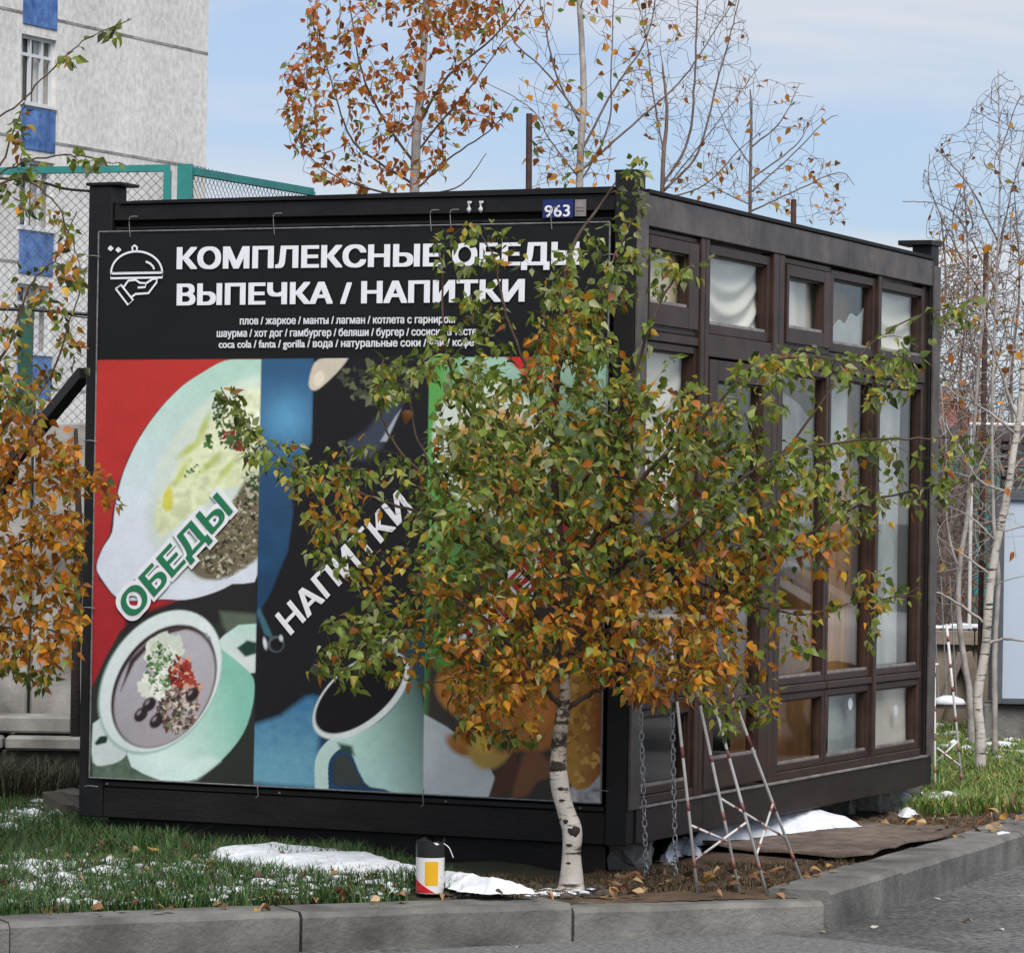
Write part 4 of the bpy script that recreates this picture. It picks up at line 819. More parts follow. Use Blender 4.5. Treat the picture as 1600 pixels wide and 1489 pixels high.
# ---- birch at the left edge
G = Grower(9, up=.05, bend=.3); Y1 = 13.55; A1 = lambda px, py, dy=0.0: at(px, py, Y1 + dy)
b0 = gnd(-210, 1350); Yb = b0[1]; G.main([b0, A1(-215, 1150), A1(-205, 900), A1(-215, 600), A1(-200, 300), A1(-190, 0), A1(-185, -150)], .04, .008, 10)
for pts_, r0 in [([(-205, 900), (-120, 860), (-40, 800), (25, 720), (45, 680), (60, 640)], .012), ([(-205, 950), (-100, 900), (0, 860), (80, 830), (125, 820)], .010), ([(-205, 1000), (-90, 1000), (0, 980), (90, 990), (60, 1060)], .009),
     ([(-205, 700), (-100, 640), (0, 560), (45, 450), (90, 400), (120, 330)], .009), ([(-205, 750), (-60, 700), (60, 620), (110, 500), (135, 420)], .008), ([(-205, 520), (-80, 420), (0, 260), (30, 180), (40, 165)], .006),
     ([(-210, 450), (-60, 330), (0, 270), (80, 245), (130, 245), (195, 258)], .006), ([(-205, 350), (-60, 220), (20, 170), (80, 110), (130, 65), (205, 30)], .005), ([(-205, 820), (-60, 780), (60, 750), (130, 745), (185, 790)], .008), ([(-60, 330), (20, 280), (80, 310), (110, 370), (125, 420)], .005)]:
    G.main([A1(*p) for p in pts_], r0, .0018, 6, jit=.01)
r = np.random.RandomState(23)
dn = [([(-140, 600), (30, 610), (60, 650), (110, 680), (130, 740), (128, 980), (110, 1040), (60, 1075), (20, 1050), (-140, 1060)], 470), ([(-40, 480), (60, 560), (90, 620), (0, 640)], 20), ([(30, 270), (70, 260), (135, 400), (130, 470), (80, 500), (60, 440), (90, 400)], 14),
      ([(0, 250), (60, 250), (50, 330), (0, 330)], 6), ([(100, 240), (200, 250), (190, 262), (110, 258)], 2), ([(100, 330), (130, 340), (130, 600), (90, 580)], 9), ([(0, 380), (60, 460), (60, 560), (0, 560)], 6), ([(80, 95), (110, 95), (200, 30), (190, 50)], 5), ([(15, 180), (45, 170), (20, 240)], 4), ([(130, 730), (160, 730), (190, 790), (150, 780)], 5)]
att = np.array([at(x, y, Y1 + np.clip(r.normal() * .22, -.4, .4)) for x, y in in_poly(1200, dn, r)]); att = att[outside_cabin(att, .03)]
G.grow(att, .6, .001, .004); LV = G.leaves(.0145, (.026, .046), .15, .7, .03)
L2 = G.leaves(.05, (.036, .05), .6, .7, .02, twigs=[t_[0] for t_ in G.tubes[1:11]], prob=.8); LV = tuple(np.concatenate([a, b]) for a, b in zip(LV, L2))
lx, ly = to_px(LV[0]); k_ = outside_cabin(LV[0], .03) & ~((lx > 140) & (ly > 130) & ~((ly > 235) & (ly < 275)) & ~((ly > 730) & (ly < 800) & (lx < 190))) & ~((ly < 560) & (r.rand(len(lx)) < .40)); LV = tuple(q[k_] for q in LV); lx, ly = lx[k_], ly[k_]
cols = np.array([pick(ORNG, (4, 2.5, 1, 1.6, .8), r) if r.rand() < (.88 if 640 < y < 1035 else .28 if y > 370 else .15) else pick(GREENS, (3, 3, 1.5, .6, 2, 3), r) for x, y in zip(lx, ly)])
make_tree('birch_tree', 'birch at the left edge whose low branches carry rust orange leaves beside the kiosk post', None, G, M['bark_dark'], LV, cols, 300, (0,), M['bark'])
# ---- trees behind the cabin
def back_tree(name, label, group, Y, base_px, mains, att_polys, natt, depth, leafp, pal, size=(.045, .065), seed=1, bark='bark_grey', tm='bark', maxd=1.4, rt=.0022, rk=.006, nind=0, trunkn=1, spacing=.05, lm=None, up=-.04):
    G = Grower(seed, up=up, bend=.22); G.noise = .10; A2 = lambda p: at(p[0], p[1], Y + (p[2] if len(p) > 2 else 0))
    for i, (pts_, r0, r1) in enumerate(mains): 
        P_ = [A2(p) for p in pts_]
        if i == 0: P_[0][2] = -.03 if P_[0][2] < 1.5 else P_[0][2]
        G.main(P_, r0, r1, 8 if i == 0 else 5, jit=.006 if i else .003)
    r = np.random.RandomState(seed + 50); att = np.array([at(x, y, Y + np.clip(r.normal() * depth, -1.5 * depth, 1.5 * depth)) for x, y in in_poly(natt, att_polys, r)])
    att = att[outside_cabin(att, .05)]; G.grow(att, maxd, rt, rk); LV = None; cols = None
    if leafp > 0:
        LV = G.leaves(spacing, size, .3, .7, .03, prob=leafp); 
        if len(LV[0]) == 0: LV = None
        else:
            k_ = outside_cabin(LV[0], .02); LV = tuple(q[k_] for q in LV); cols = np.array([pick(*pal, r) for _ in range(len(LV[0]))])
    return make_tree(name, label, group, G, M[bark], LV, cols, nind, tuple(range(trunkn)), M[tm], lm=lm)
back_tree('birch_tree', 'birch behind the kiosk roof thick with orange leaves, left of the roof pipe', None, 20.5, None,
  [([(640, 1120), (645, 700), (648, 290), (655, 170), (662, 80), (668, -60)], .035, .016), ([(650, 260), (590, 170), (560, 90), (540, -40)], .009, .003), ([(652, 200), (700, 120), (780, 50), (850, -40)], .010, .003), ([(648, 290), (560, 230), (530, 170), (500, 60)], .008, .003),
   ([(650, 240), (690, 190), (740, 130), (790, 60)], .007, .003), ([(648, 300), (700, 250), (770, 200), (800, 160)], .007, .002), ([(646, 310), (560, 290), (500, 260), (450, 200)], .007, .002), ([(646, 310), (720, 290), (760, 240)], .006, .002)],
  [([(470, -40), (800, -40), (820, 60), (780, 90), (740, 160), (810, 150), (800, 200), (720, 200), (700, 290), (480, 300), (500, 240), (445, 190), (440, 100), (480, 60)], 300), ([(640, -40), (800, -40), (740, 60), (650, 60)], 60), ([(440, 100), (480, 90), (510, 240), (480, 290), (440, 200)], 30)],
  640, .7, .95, (REDS + GREENS[:2] + GREENS[4:5], (4, 3.5, 1.6, 1.8, .6, .5, .5, .6)), size=(.032, .058), seed=31, nind=300, maxd=1.2, bark='bark_dark', spacing=.030, tm='bark_pale')
back_tree('birch_tree', 'thin birch with few leaves whose pale stem rises right of the roof pipe', None, 20.0, None,
  [([(905, 1110), (905, 700), (905, 300), (912, 150), (905, 0), (903, -60)], .026, .012), ([(905, 190), (870, 120), (850, 30), (835, -40)], .007, .003), ([(906, 240), (960, 140), (1010, 60), (1030, -40)], .008, .003), ([(905, 180), (850, 110), (800, 60), (780, -20)], .006, .003),
   ([(905, 270), (960, 220), (1060, 130), (1110, 60), (1160, -20)], .008, .002), ([(905, 290), (950, 200), (955, 100), (960, -20)], .006, .003), ([(905, 280), (860, 220), (830, 170), (760, 130)], .005, .002)],
  [([(780, -30), (1040, -30), (1030, 100), (960, 220), (900, 250), (800, 180)], 90), ([(820, 190), (960, 210), (950, 290), (820, 295)], 60)], 300, .6, .26, (ORNG + GREENS[:2], (4, 3, 1, 2, 1, 1.5, 1.5)), seed=33, maxd=1.0, bark='bark_grey', nind=200, rt=.0022, size=(.035, .06), tm='bark_pale')
back_tree('bare_tree', 'leafless shrubby tree fanning out above the near end of the glazed side', None, 22.0, None,
  [([(1035, 1080), (1035, 700), (1035, 300), (1042, 180), (1035, 100)], .022, .006), ([(1036, 290), (1075, 220), (1085, 130), (1090, 0), (1092, -30)], .010, .004), ([(1036, 300), (1090, 240), (1120, 130), (1140, 60), (1160, -20)], .009, .003), ([(1037, 300), (1060, 270), (1130, 180), (1190, 100)], .006, .002),
   ([(1037, 240), (1020, 140), (1010, 60), (990, -20)], .006, .002), ([(1038, 310), (1100, 290), (1160, 230), (1200, 200)], .006, .002)],
  [([(980, -30), (1160, -30), (1170, 60), (1190, 130), (1110, 290), (1040, 300), (990, 180)], 100)], 520, .6, .06, (ORNG, (1, 2, 0, 3, 1)), seed=35, maxd=1.2, rt=.0022, size=(.035, .055), bark='bark_grey', tm='bark_grey')
back_tree('bare_tree', 'low bare tree with scattered brown leaves behind the sloping roof line', None, 22.5, None,
  [([(1172, 1080), (1172, 700), (1172, 330), (1174, 180), (1172, 140)], .018, .004), ([(1174, 230), (1220, 190), (1250, 130)], .006, .002), ([(1174, 280), (1240, 230), (1265, 195)], .006, .002), ([(1174, 300), (1230, 250), (1290, 190), (1310, 180)], .005, .002), ([(1173, 320), (1130, 300), (1100, 280)], .005, .002),
   ([(1174, 330), (1240, 300), (1310, 270), (1335, 290)], .006, .002), ([(1174, 260), (1140, 210), (1120, 160)], .005, .002)],
  [([(1080, 260), (1160, 230), (1200, 270), (1260, 230), (1330, 270), (1330, 350), (1250, 350), (1180, 320), (1050, 300)], 100), ([(1120, 130), (1260, 120), (1300, 180), (1200, 250)], 25)], 380, .5, .2, (ORNG, (2, 3, 0, 3, .5)), seed=37, maxd=.9, rt=.0019, size=(.035, .055), bark='bark_grey', tm='bark_grey', nind=60)
# right-hand birches
back_tree('birch_tree', 'white stemmed birch standing in the grass right of the kiosk', None, 19.75, None,
  [([(1533, 1212), (1532, 1150), (1528, 1090), (1540, 1010), (1546, 930), (1556, 860), (1572, 780), (1585, 700), (1594, 640), (1600, 560), (1612, 400), (1625, 200)], .030, .012), ([(1541, 975), (1500, 945), (1462, 925), (1440, 935)], .010, .002), ([(1545, 1005), (1570, 998), (1610, 1000), (1640, 985)], .010, .003), ([(1550, 900), (1510, 870), (1480, 850)], .008, .002),
   ([(1560, 850), (1520, 810), (1480, 790)], .007, .002), ([(1592, 660), (1570, 600), (1540, 500), (1530, 420)], .010, .003), ([(1590, 680), (1540, 640), (1500, 620), (1475, 600)], .009, .002), ([(1585, 700), (1630, 640), (1660, 600)], .008, .002), ([(1575, 770), (1530, 750), (1500, 700), (1470, 650)], .007, .002), ([(1560, 830), (1610, 820), (1650, 800)], .006, .002)],
  [([(1460, 560), (1640, 560), (1640, 900), (1560, 900), (1460, 870)], 60), ([(1470, 300), (1640, 200), (1640, 560), (1500, 560)], 60)], 220, .5, .05, (ORNG, (1, 2, 0, 3, 1)), seed=41, maxd=1.2, rt=.002, bark='bark_pale', tm='bark')
back_tree('birch_tree', 'crooked grey birch leaning behind the white one near the concrete fence', None, 22.0, None,
  [([(1520, 1120), (1515, 1085), (1508, 1040), (1498, 960), (1500, 880), (1512, 800), (1520, 700), (1530, 560), (1548, 400)], .022, .008), ([(1500, 900), (1480, 820), (1478, 700), (1470, 600)], .010, .003), ([(1515, 760), (1560, 660), (1580, 560), (1590, 450)], .009, .003)],
  [([(1450, 420), (1620, 300), (1620, 700), (1560, 900), (1460, 900)], 100)], 420, .7, .06, (ORNG, (1, 2, 0, 3, 1)), seed=43, maxd=1.3, rt=.0026, bark='bark_pale', tm='bark_pale', nind=30)
back_tree('birch_tree', 'slim birch stem half hidden directly behind the white trunk', None, 21.0, None,
  [([(1556, 1125), (1554, 1060), (1556, 980), (1560, 900), (1552, 800), (1550, 640), (1556, 480), (1562, 300), (1560, 110)], .018, .004), ([(1560, 400), (1580, 300), (1600, 230)], .006, .002), ([(1560, 380), (1520, 300), (1480, 250), (1460, 230)], .006, .002), ([(1560, 250), (1590, 160), (1610, 150)], .004, .002), ([(1558, 460), (1510, 360), (1470, 320), (1410, 315)], .006, .002), ([(1557, 500), (1500, 400), (1455, 300), (1452, 240)], .006, .002)],
  [([(1430, 300), (1470, 210), (1500, 200), (1560, 100), (1620, 160), (1620, 560), (1470, 560), (1460, 430)], 150)], 800, .6, .06, (ORNG, (1, 1.4, 0, 4, 1)), seed=45, maxd=1.2, rt=.0024, size=(.028, .045), bark='bark_grey', tm='bark_pale', nind=60)
for k, (x, Y, top, s_) in enumerate(((1470, 26, 330, 3), (1505, 28, 260, 4), (1585, 27, 300, 5), (1445, 30, 420, 6))):
    back_tree('bare_shrub', ['tangled bare shrub right beside the far kiosk post', 'dense twiggy shrub behind the crooked birch', 'bare thicket shrub above the pale blue kiosk', 'distant bare shrub rising over the far roof corner'][k], None, Y, None,
      [([(x, 1060), (x + 5, 800), (x - 5, 600), (x + 8, 450), (x, top)], .02, .004)] + [([(x, 1000 - 60 * j), (x + (-1) ** j * 40, 860 - 60 * j), (x + (-1) ** j * (60 + 6 * j), 640 - 50 * j)], .010, .003) for j in range(5)],
      [([(x - 90 if k != 3 else x - 30, 560), (x - 40, 440), (x, top), (x + 60, 420), (x + 90, 600), (x + 90, 1000), (x - 60 if k else x - 10, 1000)], 100)], 1050, .8, .04, (ORNG, (1, 1.4, 0, 4, 1)), seed=60 + k, maxd=1.5, rt=.0058, rk=.004, size=(.04, .06), bark='bark_grey' if k % 2 else 'bark_thicket', tm='bark_grey', lm=M['dry'])
# ================================================================== APARTMENT BUILDING
bp = at(60, 110, 80); bd = np.array([.462, .887, 0]); bd /= np.linalg.norm(bd); bn = np.array([bd[1], -bd[0], 0])
bld = thing('apartment_building', 'tall white roughcast apartment block with blue panels between its windows', 'building', (bp[0], bp[1], 0), math.atan2(bd[1], bd[0]))
def bface(px, py):
    d = ray(px, py); o = np.array([0, 0, CAMZ]); P0 = np.array([bp[0], bp[1], 0]); t = ((P0 - o) @ bn) / (d @ bn); P = o + d * t - P0; return float(P @ bd), float(P[2])
tR = bface(324, 150)[0]
cols_u = [bface(33, 110)[0], bface(88, 110)[0]]; wu0, wu1 = cols_u
zwin = []   # vertical bands in metres from photo: window top/bottom
z_a = bface(60, 58)[1]; z_b = bface(60, 165)[1]; z_c = bface(60, 170)[1]; z_d = bface(60, 238)[1]; z_e = bface(60, 252)[1]
per = z_a - z_e; print('storey', per, 'wall right', tR, 'win', wu0, wu1)
holes = [(z_b - per * k, z_a - per * k) for k in range(-5, 5)]; holes = [h for h in holes if h[0] > .4]
mb = MB()      # local x along wall, local -y outwards
mb.box(-24, wu0, 0, .4, 0, 26)
mb.box(wu1, tR, 0, .4, 0, 26)
zz = sorted(holes); prev = 0
for a, b in zz: mb.box(wu0, wu1, 0, .4, prev, a); prev = b
mb.box(wu0, wu1, 0, .4, prev, 26); mb.box(-24, tR, .4, 12, 0, 26); mb.build('wall', M['plaster'], bld)
for k in range(9):
    box('panel_joint', M['pale_concrete'], bld, -10, tR - .02, -.012, -.002, 1.25 + k * per - .03, 1.25 + k * per + .03, bevel=0)
for a, b in zz:
    wf = MB(); wd = .07
    for u in (wu0, wu0 + (wu1 - wu0) * .34, wu0 + (wu1 - wu0) * .67, wu1 - wd): wf.box(u, u + wd, .10, .17, a, b)
    for z in (a, a + (b - a) * .70, b - wd): wf.box(wu0, wu1, .105, .165, z, z + wd)
    f_ = wf.build('window', M['white_frame'], bld)
    MB().box(wu0, wu1, .18, .19, a, b).build('pane', M['glass'], f_); MB().box(wu0, wu1, .36, .38, a, b).build('room_dark', M['inner_dark'], f_)
    MB().box(wu0 + .06, wu0 + .42, .26, .28, a, b).box(wu1 - .5, wu1 - .1, .27, .29, a, b).build('curtain', M['small_white'], f_)
    box('sill', M['white_frame'], f_, wu0 - .03, wu1 + .03, -.06, .1, a - .05, a)
    p_ = box('blue_panel', M['blue_paint'], bld, wu0 + .02, wu1 - .02, -.03, -.002, a - .05 - (z_c - z_d) , a - .08, bevel=.01)
# ================================================================== LEFT: walls, fence, cables
rw = thing('retaining_wall', 'dark stained concrete retaining wall with pale coping left of the kiosk', 'wall', (-2.2, 17.4, 0))
zt = at(60, 1150, 17.4)[2]; za = at(60, 1172, 17.4)[2]; zc = at(60, 1120, 17.4)[2]
box('wall_face', M['stain_concrete'], rw, -6, 1.2, 0, .3, -.1, za, bevel=.01)
for k in range(5): box('coping_slab', M['pale_concrete'], rw, -5 + k * 1.2, -5 + (k + 1) * 1.2 - .015, -.05, .35, za + .002, zt, bevel=.012)
for k in range(4): box('upper_course', M['pale_concrete'], rw, -5.3 + k * 1.6 , -5.3 + (k + 1) * 1.6 - .02, .04, .3, zt + .012, zc, bevel=.01)
pw = thing('yard_wall', 'pale weathered concrete yard wall behind the orange leaves at the left', 'wall', (-2.2, 19.0, 0))
zp = at(60, 660, 19.0)[2]
for k in range(5): box('wall_panel', M['pale_concrete'], pw, -6 + k * 1.9, -6 + (k + 1) * 1.9 - .02, 0, .15, -.05, zp, bevel=.01)
fn = thing('sports_fence', 'tall teal framed chain link fence in front of the apartment block', 'fence', (0, 24, 0))
def F_(px, py, Y): p_ = at(px, py, Y); return (p_[0], p_[1] - 24, p_[2])
tl = F_(-120, 270, 24); tr = F_(262, 263, 24); br_ = (tr[0], tr[1], .1); 
MB().bar(tl, F_(266, 263, 24), .045, .045).build('rail', M['teal'], fn); MB().bar((tr[0], 0, 0), (tr[0], 0, tr[2] - .02), .05, .05).build('post', M['teal'], fn)
q2 = F_(290, 262, 24); MB().bar((q2[0], 0, 0), (q2[0], 0, q2[2] + .02), .10, .10).build('post', M['teal'], fn)
q3 = F_(300, 268, 24.0); q4 = F_(486, 300, 25.9); MB().bar(q3, q4, .05, .05).build('rail', M['teal'], fn); MB().bar((q4[0], q4[1], 0), q4, .06, .06).build('post', M['teal'], fn)
q5 = F_(45, 266, 24); MB().bar((q5[0], .0, 0), (q5[0], 0, F_(45, 480, 24)[2]), .09, .07).build('post', M['green_paint'], fn)
def chainlink(a, b, z0, z1, pitch=.055, w=.0035):
    a = np.array(a); b = np.array(b); ln = np.linalg.norm((b - a)[:2]); d = (b - a) / ln; d[2] = 0; H = z1 - z0; mb = MB()
    for s in (1, -1):
        k = -H
        while k < ln + H:
            t0, t1 = (k, k + H) if s > 0 else (k, k - H); z_0, z_1 = z0, z1
            A0, A1_ = t0, t1
            lo = max(min(A0, A1_), 0); hi = min(max(A0, A1_), ln)
            if hi > lo:
                f = lambda t: z_0 + (t - A0) / (A1_ - A0) * (z_1 - z_0)
                P0 = a + d * lo; P1 = a + d * hi; mb.tube([(P0[0], P0[1], f(lo)), (P1[0], P1[1], f(hi))], w / 2, 3, cap=False)
            k += pitch
    return mb
chainlink((tl[0], 0, 0), (tr[0], 0, 0), 1.6, tr[2] - .03, .062, .0048).build('wire_mesh', M['grey_metal'], fn, kind='stuff')
chainlink((q3[0], q3[1], 0), (q4[0], q4[1], 0), 2.6, q4[2], .062, .0048).build('wire_mesh', M['grey_metal'], fn, kind='stuff')
def cable(label, pts_, rad, name='cable'): 
    P = spline(pts_, 8); o = np.array(P[0]); t_ = MB().tube(P - o, rad, 6).build(name, M['cable'], None, smooth=True, label=label, category='cable'); t_.location = tuple(o)
cable('sagging black cable running to the top of the left corner post', [at(-300, 262, 14.6), at(0, 279, 14.75), at(60, 284, 14.8), at(100, 295, 14.85), at(139, 299, 14.93)], .006)
cable('black cable crossing level with the banner heading left of the kiosk', [at(-300, 476, 16), at(0, 483, 16), at(60, 485, 16), at(140, 492, 16)], .009)
cable('thin lower cable just under the level one left of the kiosk', [at(90, 487, 16.2), at(140, 497, 16.2), at(300, 505, 16.2)], .004)
bm_ = thing('leaning_beam', 'black square beam leaning diagonally against the left side of the kiosk', 'beam', tuple(at(128, 585, 15.4)))
a_ = at(132, 583, 15.3) - np.array(bm_.location); b_ = at(20, 720, 15.9) - np.array(bm_.location); MB().bar(a_, b_, .055, .055).build('beam', M['black_steel'], bm_, .004); MB().bar(b_, np.array([b_[0] - .55, b_[1] + .3, -bm_.location[2]]), .05, .05).build('stay', M['black_steel'], bm_, .004)
bmt = thing('dark_sapling', 'dark thin sapling stem behind the orange leaves against the left post', 'tree', tuple(gnd(118, 1240)))
MB().tube([(0, 0, -.05), (-.01, 0, .6), (.0, 0, 1.2), (-.03, 0, 1.75)], [.03, .022, .018, .01], 8).build('trunk', M['knot'], bmt, smooth=True)
MB().tube([(0, 0, 1.0), (.05, .05, 1.3), (.04, .05, 1.6)], [.01, .008, .004], 6).build('branches', M['knot'], bmt, smooth=True)
# ================================================================== RIGHT: fence, pale kiosk, house, posts
cf = thing('concrete_fence', 'low tan concrete fence with snow on its coping right of the kiosk', 'fence', (3.0, 24.0, 0))
def G_(px, py, Y, o=(3.0, 24.0)): p_ = at(px, py, Y); return (p_[0] - o[0], p_[1] - o[1], p_[2])
zt = G_(1500, 985, 24)[2]; zt2 = G_(1500, 1008, 24)[2]
for k in range(4):
    x0 = -.75 + k * .56 - .3; box('fence_panel', M['fence_concrete'], cf, x0, x0 + .55, 0, .06, -.05, zt2, bevel=.006); box('coping', M['fence_concrete'], cf, x0, x0 + .553, -.05, .1, zt2 + .001, zt, bevel=.006)
    mb = MB(); n = 10
    for i in range(n):
        u = x0 + .55 * i / (n - 1); mb.box(u - .03, u + .035, -.05 + .01 * (i % 3), .09, zt + .001, zt + .03 + .02 * rng.rand())
    mb.build('snow_cap', M['snow'], cf, .012, kind='stuff')
MB().bar((-.2, -.03, 0), (-.02, -.03, zt2 - .05), .10, .05).build('brace', M['fence_concrete'], cf, .005); MB().bar((.16, -.03, 0), (-.0, -.03, zt2 - .05), .10, .05).build('brace', M['fence_concrete'], cf, .005)
pk = thing('pale_kiosk', 'pale blue panelled kiosk with slate frame at the right edge', 'kiosk', (3.6, 22.5, 0)); 
K_ = lambda px, py: G_(px, py, 22.5, (3.6, 22.5))
xl = K_(1553, 950)[0]; zb = K_(1590, 1092)[2]; ztp = K_(1590, 782)[2]
box('plinth', M['concrete'], pk, xl - .05, xl + 3, .02, .35, -.05, zb - .035, bevel=.01); 
box('frame_post', M['grey_frame'], pk, xl, xl + .055, -.03, .03, zb - .03, ztp + .06); box('sill', M['grey_frame'], pk, xl + .056, xl + 3, -.03, .03, zb - .03, zb); box('lintel', M['grey_frame'], pk, xl + .056, xl + 3, -.03, .03, ztp, ztp + .06)
for k in range(3): box('wall_panel', M['blue_white'], pk, xl + .057 + k * .95, xl + .057 + (k + 1) * .95 - .01, -.005, .02, zb + .002, ztp - .002)
box('body', M['grey_frame'], pk, xl + .01, xl + 3, .04, .3, zb - .02, ztp + .05)
sl = thing('slatted_screen', 'dark slatted screen above the pale kiosk at the right edge', 'screen', (3.6, 25, 0))
K2 = lambda px, py: G_(px, py, 25, (3.6, 25)); x0 = K2(1566, 700)[0]; z0 = K2(1590, 800)[2]; z1 = K2(1590, 690)[2]
for k in range(9):
    z = z0 + (z1 - z0) * k / 8; box('slat', M['slat'], sl, x0, x0 + 1.5, 0, .03, z, z + .035)
for x in (x0, x0 + .7): box('post', M['slat'], sl, x, x + .05, .031, .08, -.05, z1 + .05)
hs = thing('far_house', 'distant house with a red tin roof beyond the bare trees at the right', 'house', (5.6, 62, 0))
box('wall', M['fence_concrete'], hs, -2.2, 2.2, 0, 6, 0, 3.0, bevel=0)
MB().add([(-2.5, -.5, 2.95), (2.5, -.5, 2.95), (2.5, 6.5, 2.95), (-2.5, 6.5, 2.95), (-1.6, 3, 4.1), (1.6, 3, 4.1)], [(0, 1, 5, 4), (2, 3, 4, 5), (0, 4, 3), (1, 2, 5), (3, 2, 1, 0)]).build('roof', M['red_roof'], hs)
for x in (-1.7, -.2, 1.1): w_ = box('window', M['white_frame'], hs, x, x + 1.0, -.05, -.01, 1.0, 2.3); box('pane', M['inner_dark'], w_, x + .08, x + .92, -.06, -.051, 1.08, 2.22)
gs = thing('garden_shed', 'low teal shed glimpsed between the bare trunks at the right', 'shed', (5.2, 40, 0))
box('wall', M['teal'], gs, -1.2, .6, 0, 2, 0, 2.3, bevel=0); box('roof', M['grey_frame'], gs, -1.4, .8, -.2, 2.2, 2.31, 2.42); box('door', M['slat'], gs, -.8, -.1, -.03, -.005, 0, 1.9)
bw = thing('brick_outbuilding', 'brownish outbuilding wall seen through the thicket at the right', 'building', (6.2, 45, 0))
box('wall', M['fence_concrete'], bw, -2.1, 4, 0, 3, 0, 1.9, bevel=0); box('roof', M['slat'], bw, -2.3, 4.2, -.2, 3.2, 1.91, 2.05)
fp = thing('rusty_pole', 'thin rusty pole standing beyond the far kiosk post', 'pole', (at(1537, 640, 23)[0], 23, 0)); zt = at(1537, 392, 23)[2]
MB().tube([(0, 0, -.05), (0, 0, zt)], .017, 8).build('pole', M['rust'], fp); MB().tube([(0, 0, zt), (0, 0, zt + .012)], .021, 8).build('pole_cap', M['rust'], fp)
wb = thing('white_rail', 'white horizontal pipe crossing behind the birches at the right edge', 'pipe', (at(1600, 664, 24)[0], 24, 0)); zz_ = at(1600, 664, 24)[2]
MB().tube([(-.36, 0, zz_), (.6, 0, zz_)], .012, 8).build('pipe', M['white_paint'], wb)
for x in (-.34, .58): MB().tube([(x, .02, -.05), (x, .02, zz_)], .012, 8).build('upright', M['white_paint'], wb)
# ================================================================== STRIPED STANDS AND CHAINS
def striped(a, b, rad, nst, parent, name='leg', seed=0, red=.18):
    rad = rad * .68
    a = np.array(a); b = np.array(b); e = MB().tube([a, b], rad, 8).build(name, M['white_paint'], parent, smooth=True); ln = np.linalg.norm(b - a); r = np.random.RandomState(seed)
    for k in range(nst):
        t = (k + .35 + .3 * r.rand()) / nst; h = red / nst * (.7 + .6 * r.rand()); t1 = min(t + h, 1)
        MB().tube([a + (b - a) * t, a + (b - a) * t1], rad * 1.06, 8).build('red_band', M['red_paint'], e, smooth=True)
    return e
st = thing('striped_stand', 'red and white four legged rod stand under the birch beside the kiosk', 'stand', (0.9, 13.5, 0)); O3 = np.array([.9, 13.5, 0])
apex = at(1022, 760, 13.35)
feet = [gnd(1089, 1388), gnd(1154, 1386), gnd(1196, 1388), gnd(1253, 1376)]; feet[0][1] -= .0
depthoff = [(-.0), .0, .0, .0]
for k, f_ in enumerate(feet):
    top = f_ + (apex - f_) * .68 + np.array([0, 0, 0]); f_ = f_ + (f_ - apex) * .02; striped(f_ - O3, top - O3, .0085, 5, st, seed=k)
def between(k, py):
    f_ = feet[k]; f_px = to_px(f_); a_px = to_px(apex); t = (f_px[1] - py) / (f_px[1] - a_px[1]); return f_ + (apex - f_) * t
for (i, p0, j, p1) in ((1, 1245, 3, 1307), (0, 1344, 2, 1283), (2, 1336, 3, 1252), (0, 1288, 1, 1314)):
    striped(between(i, p0) - O3, between(j, p1) - O3, .007, 3, st, 'brace', seed=i + j)
xb0 = at(986, 962, 13.40); xb1 = at(1106, 966, 13.42); MB().tube([xb0 - O3, xb1 - O3], .012, 8).build('crossbar', M['white_paint'], st, smooth=True)
def chain(label, top, bot, seed, group=None):
    o = thing('hanging_chain', label, 'chain', tuple(bot), 0, group); n = int((top[2] - bot[2]) / .026); 
    import bmesh
    lk = []
    for turn in (0, 1):
        mb = MB(); q = []
        for a in np.linspace(0, 2 * math.pi, 11): 
            x, z = .0085 * math.cos(a), .017 * math.sin(a); q.append((x, 0, z) if turn == 0 else (0, x, z))
        mb.tube(q, .0028, 5, cap=False); me = bpy.data.meshes.new('link'); me.from_pydata(mb.v, [], mb.f); me.materials.append(M['grey_metal']); me.shade_smooth(); lk.append(me)
    for k in range(n):
        c = bpy.data.objects.new('link', lk[k % 2]); COL.objects.link(c); c.parent = o; t = k / n
        c.location = ((top[0] - bot[0]) * t, (top[1] - bot[1]) * t + .003 * math.sin(k), (top[2] - bot[2]) * t); c.rotation_euler = (0, 0, .5 + .35 * k)
ch = [(at(996, 968, 13.40), gnd(1010, 1368)), (at(1047, 969, 13.41), gnd(1056, 1372))]
chain('left hanging chain, closest to the near corner of the kiosk', ch[0][0], ch[0][1], 1); chain('right hanging chain, next to the striped stand', ch[1][0], ch[1][1], 2)
st2 = thing('striped_stand', 'distant red and white rod stand partly behind the far kiosk post', 'stand', (2.25, 18.5, 0)); O4 = np.array([2.25, 18.5, 0])
L_a = (gnd(1461, 1240), at(1460, 1040, 18.5)); L_b = (gnd(1504, 1236), at(1479, 975, 18.5))
striped(L_a[0] - O4, L_a[1] - O4, .010, 4, st2, seed=4, red=.2); striped(L_b[0] - O4, L_b[1] - O4, .010, 6, st2, seed=5)
P_ = lambda px, py: at(px, py, 18.5) - O4
striped(P_(1464, 1168), P_(1500, 1196), .008, 1, st2, 'brace', 6, .1); striped(P_(1461, 1192), P_(1496, 1158), .008, 1, st2, 'brace', 7, .1)
MB().tube([P_(1440, 1040), P_(1466, 1038)], .008, 6).build('crossbar', M['white_paint'], st2)
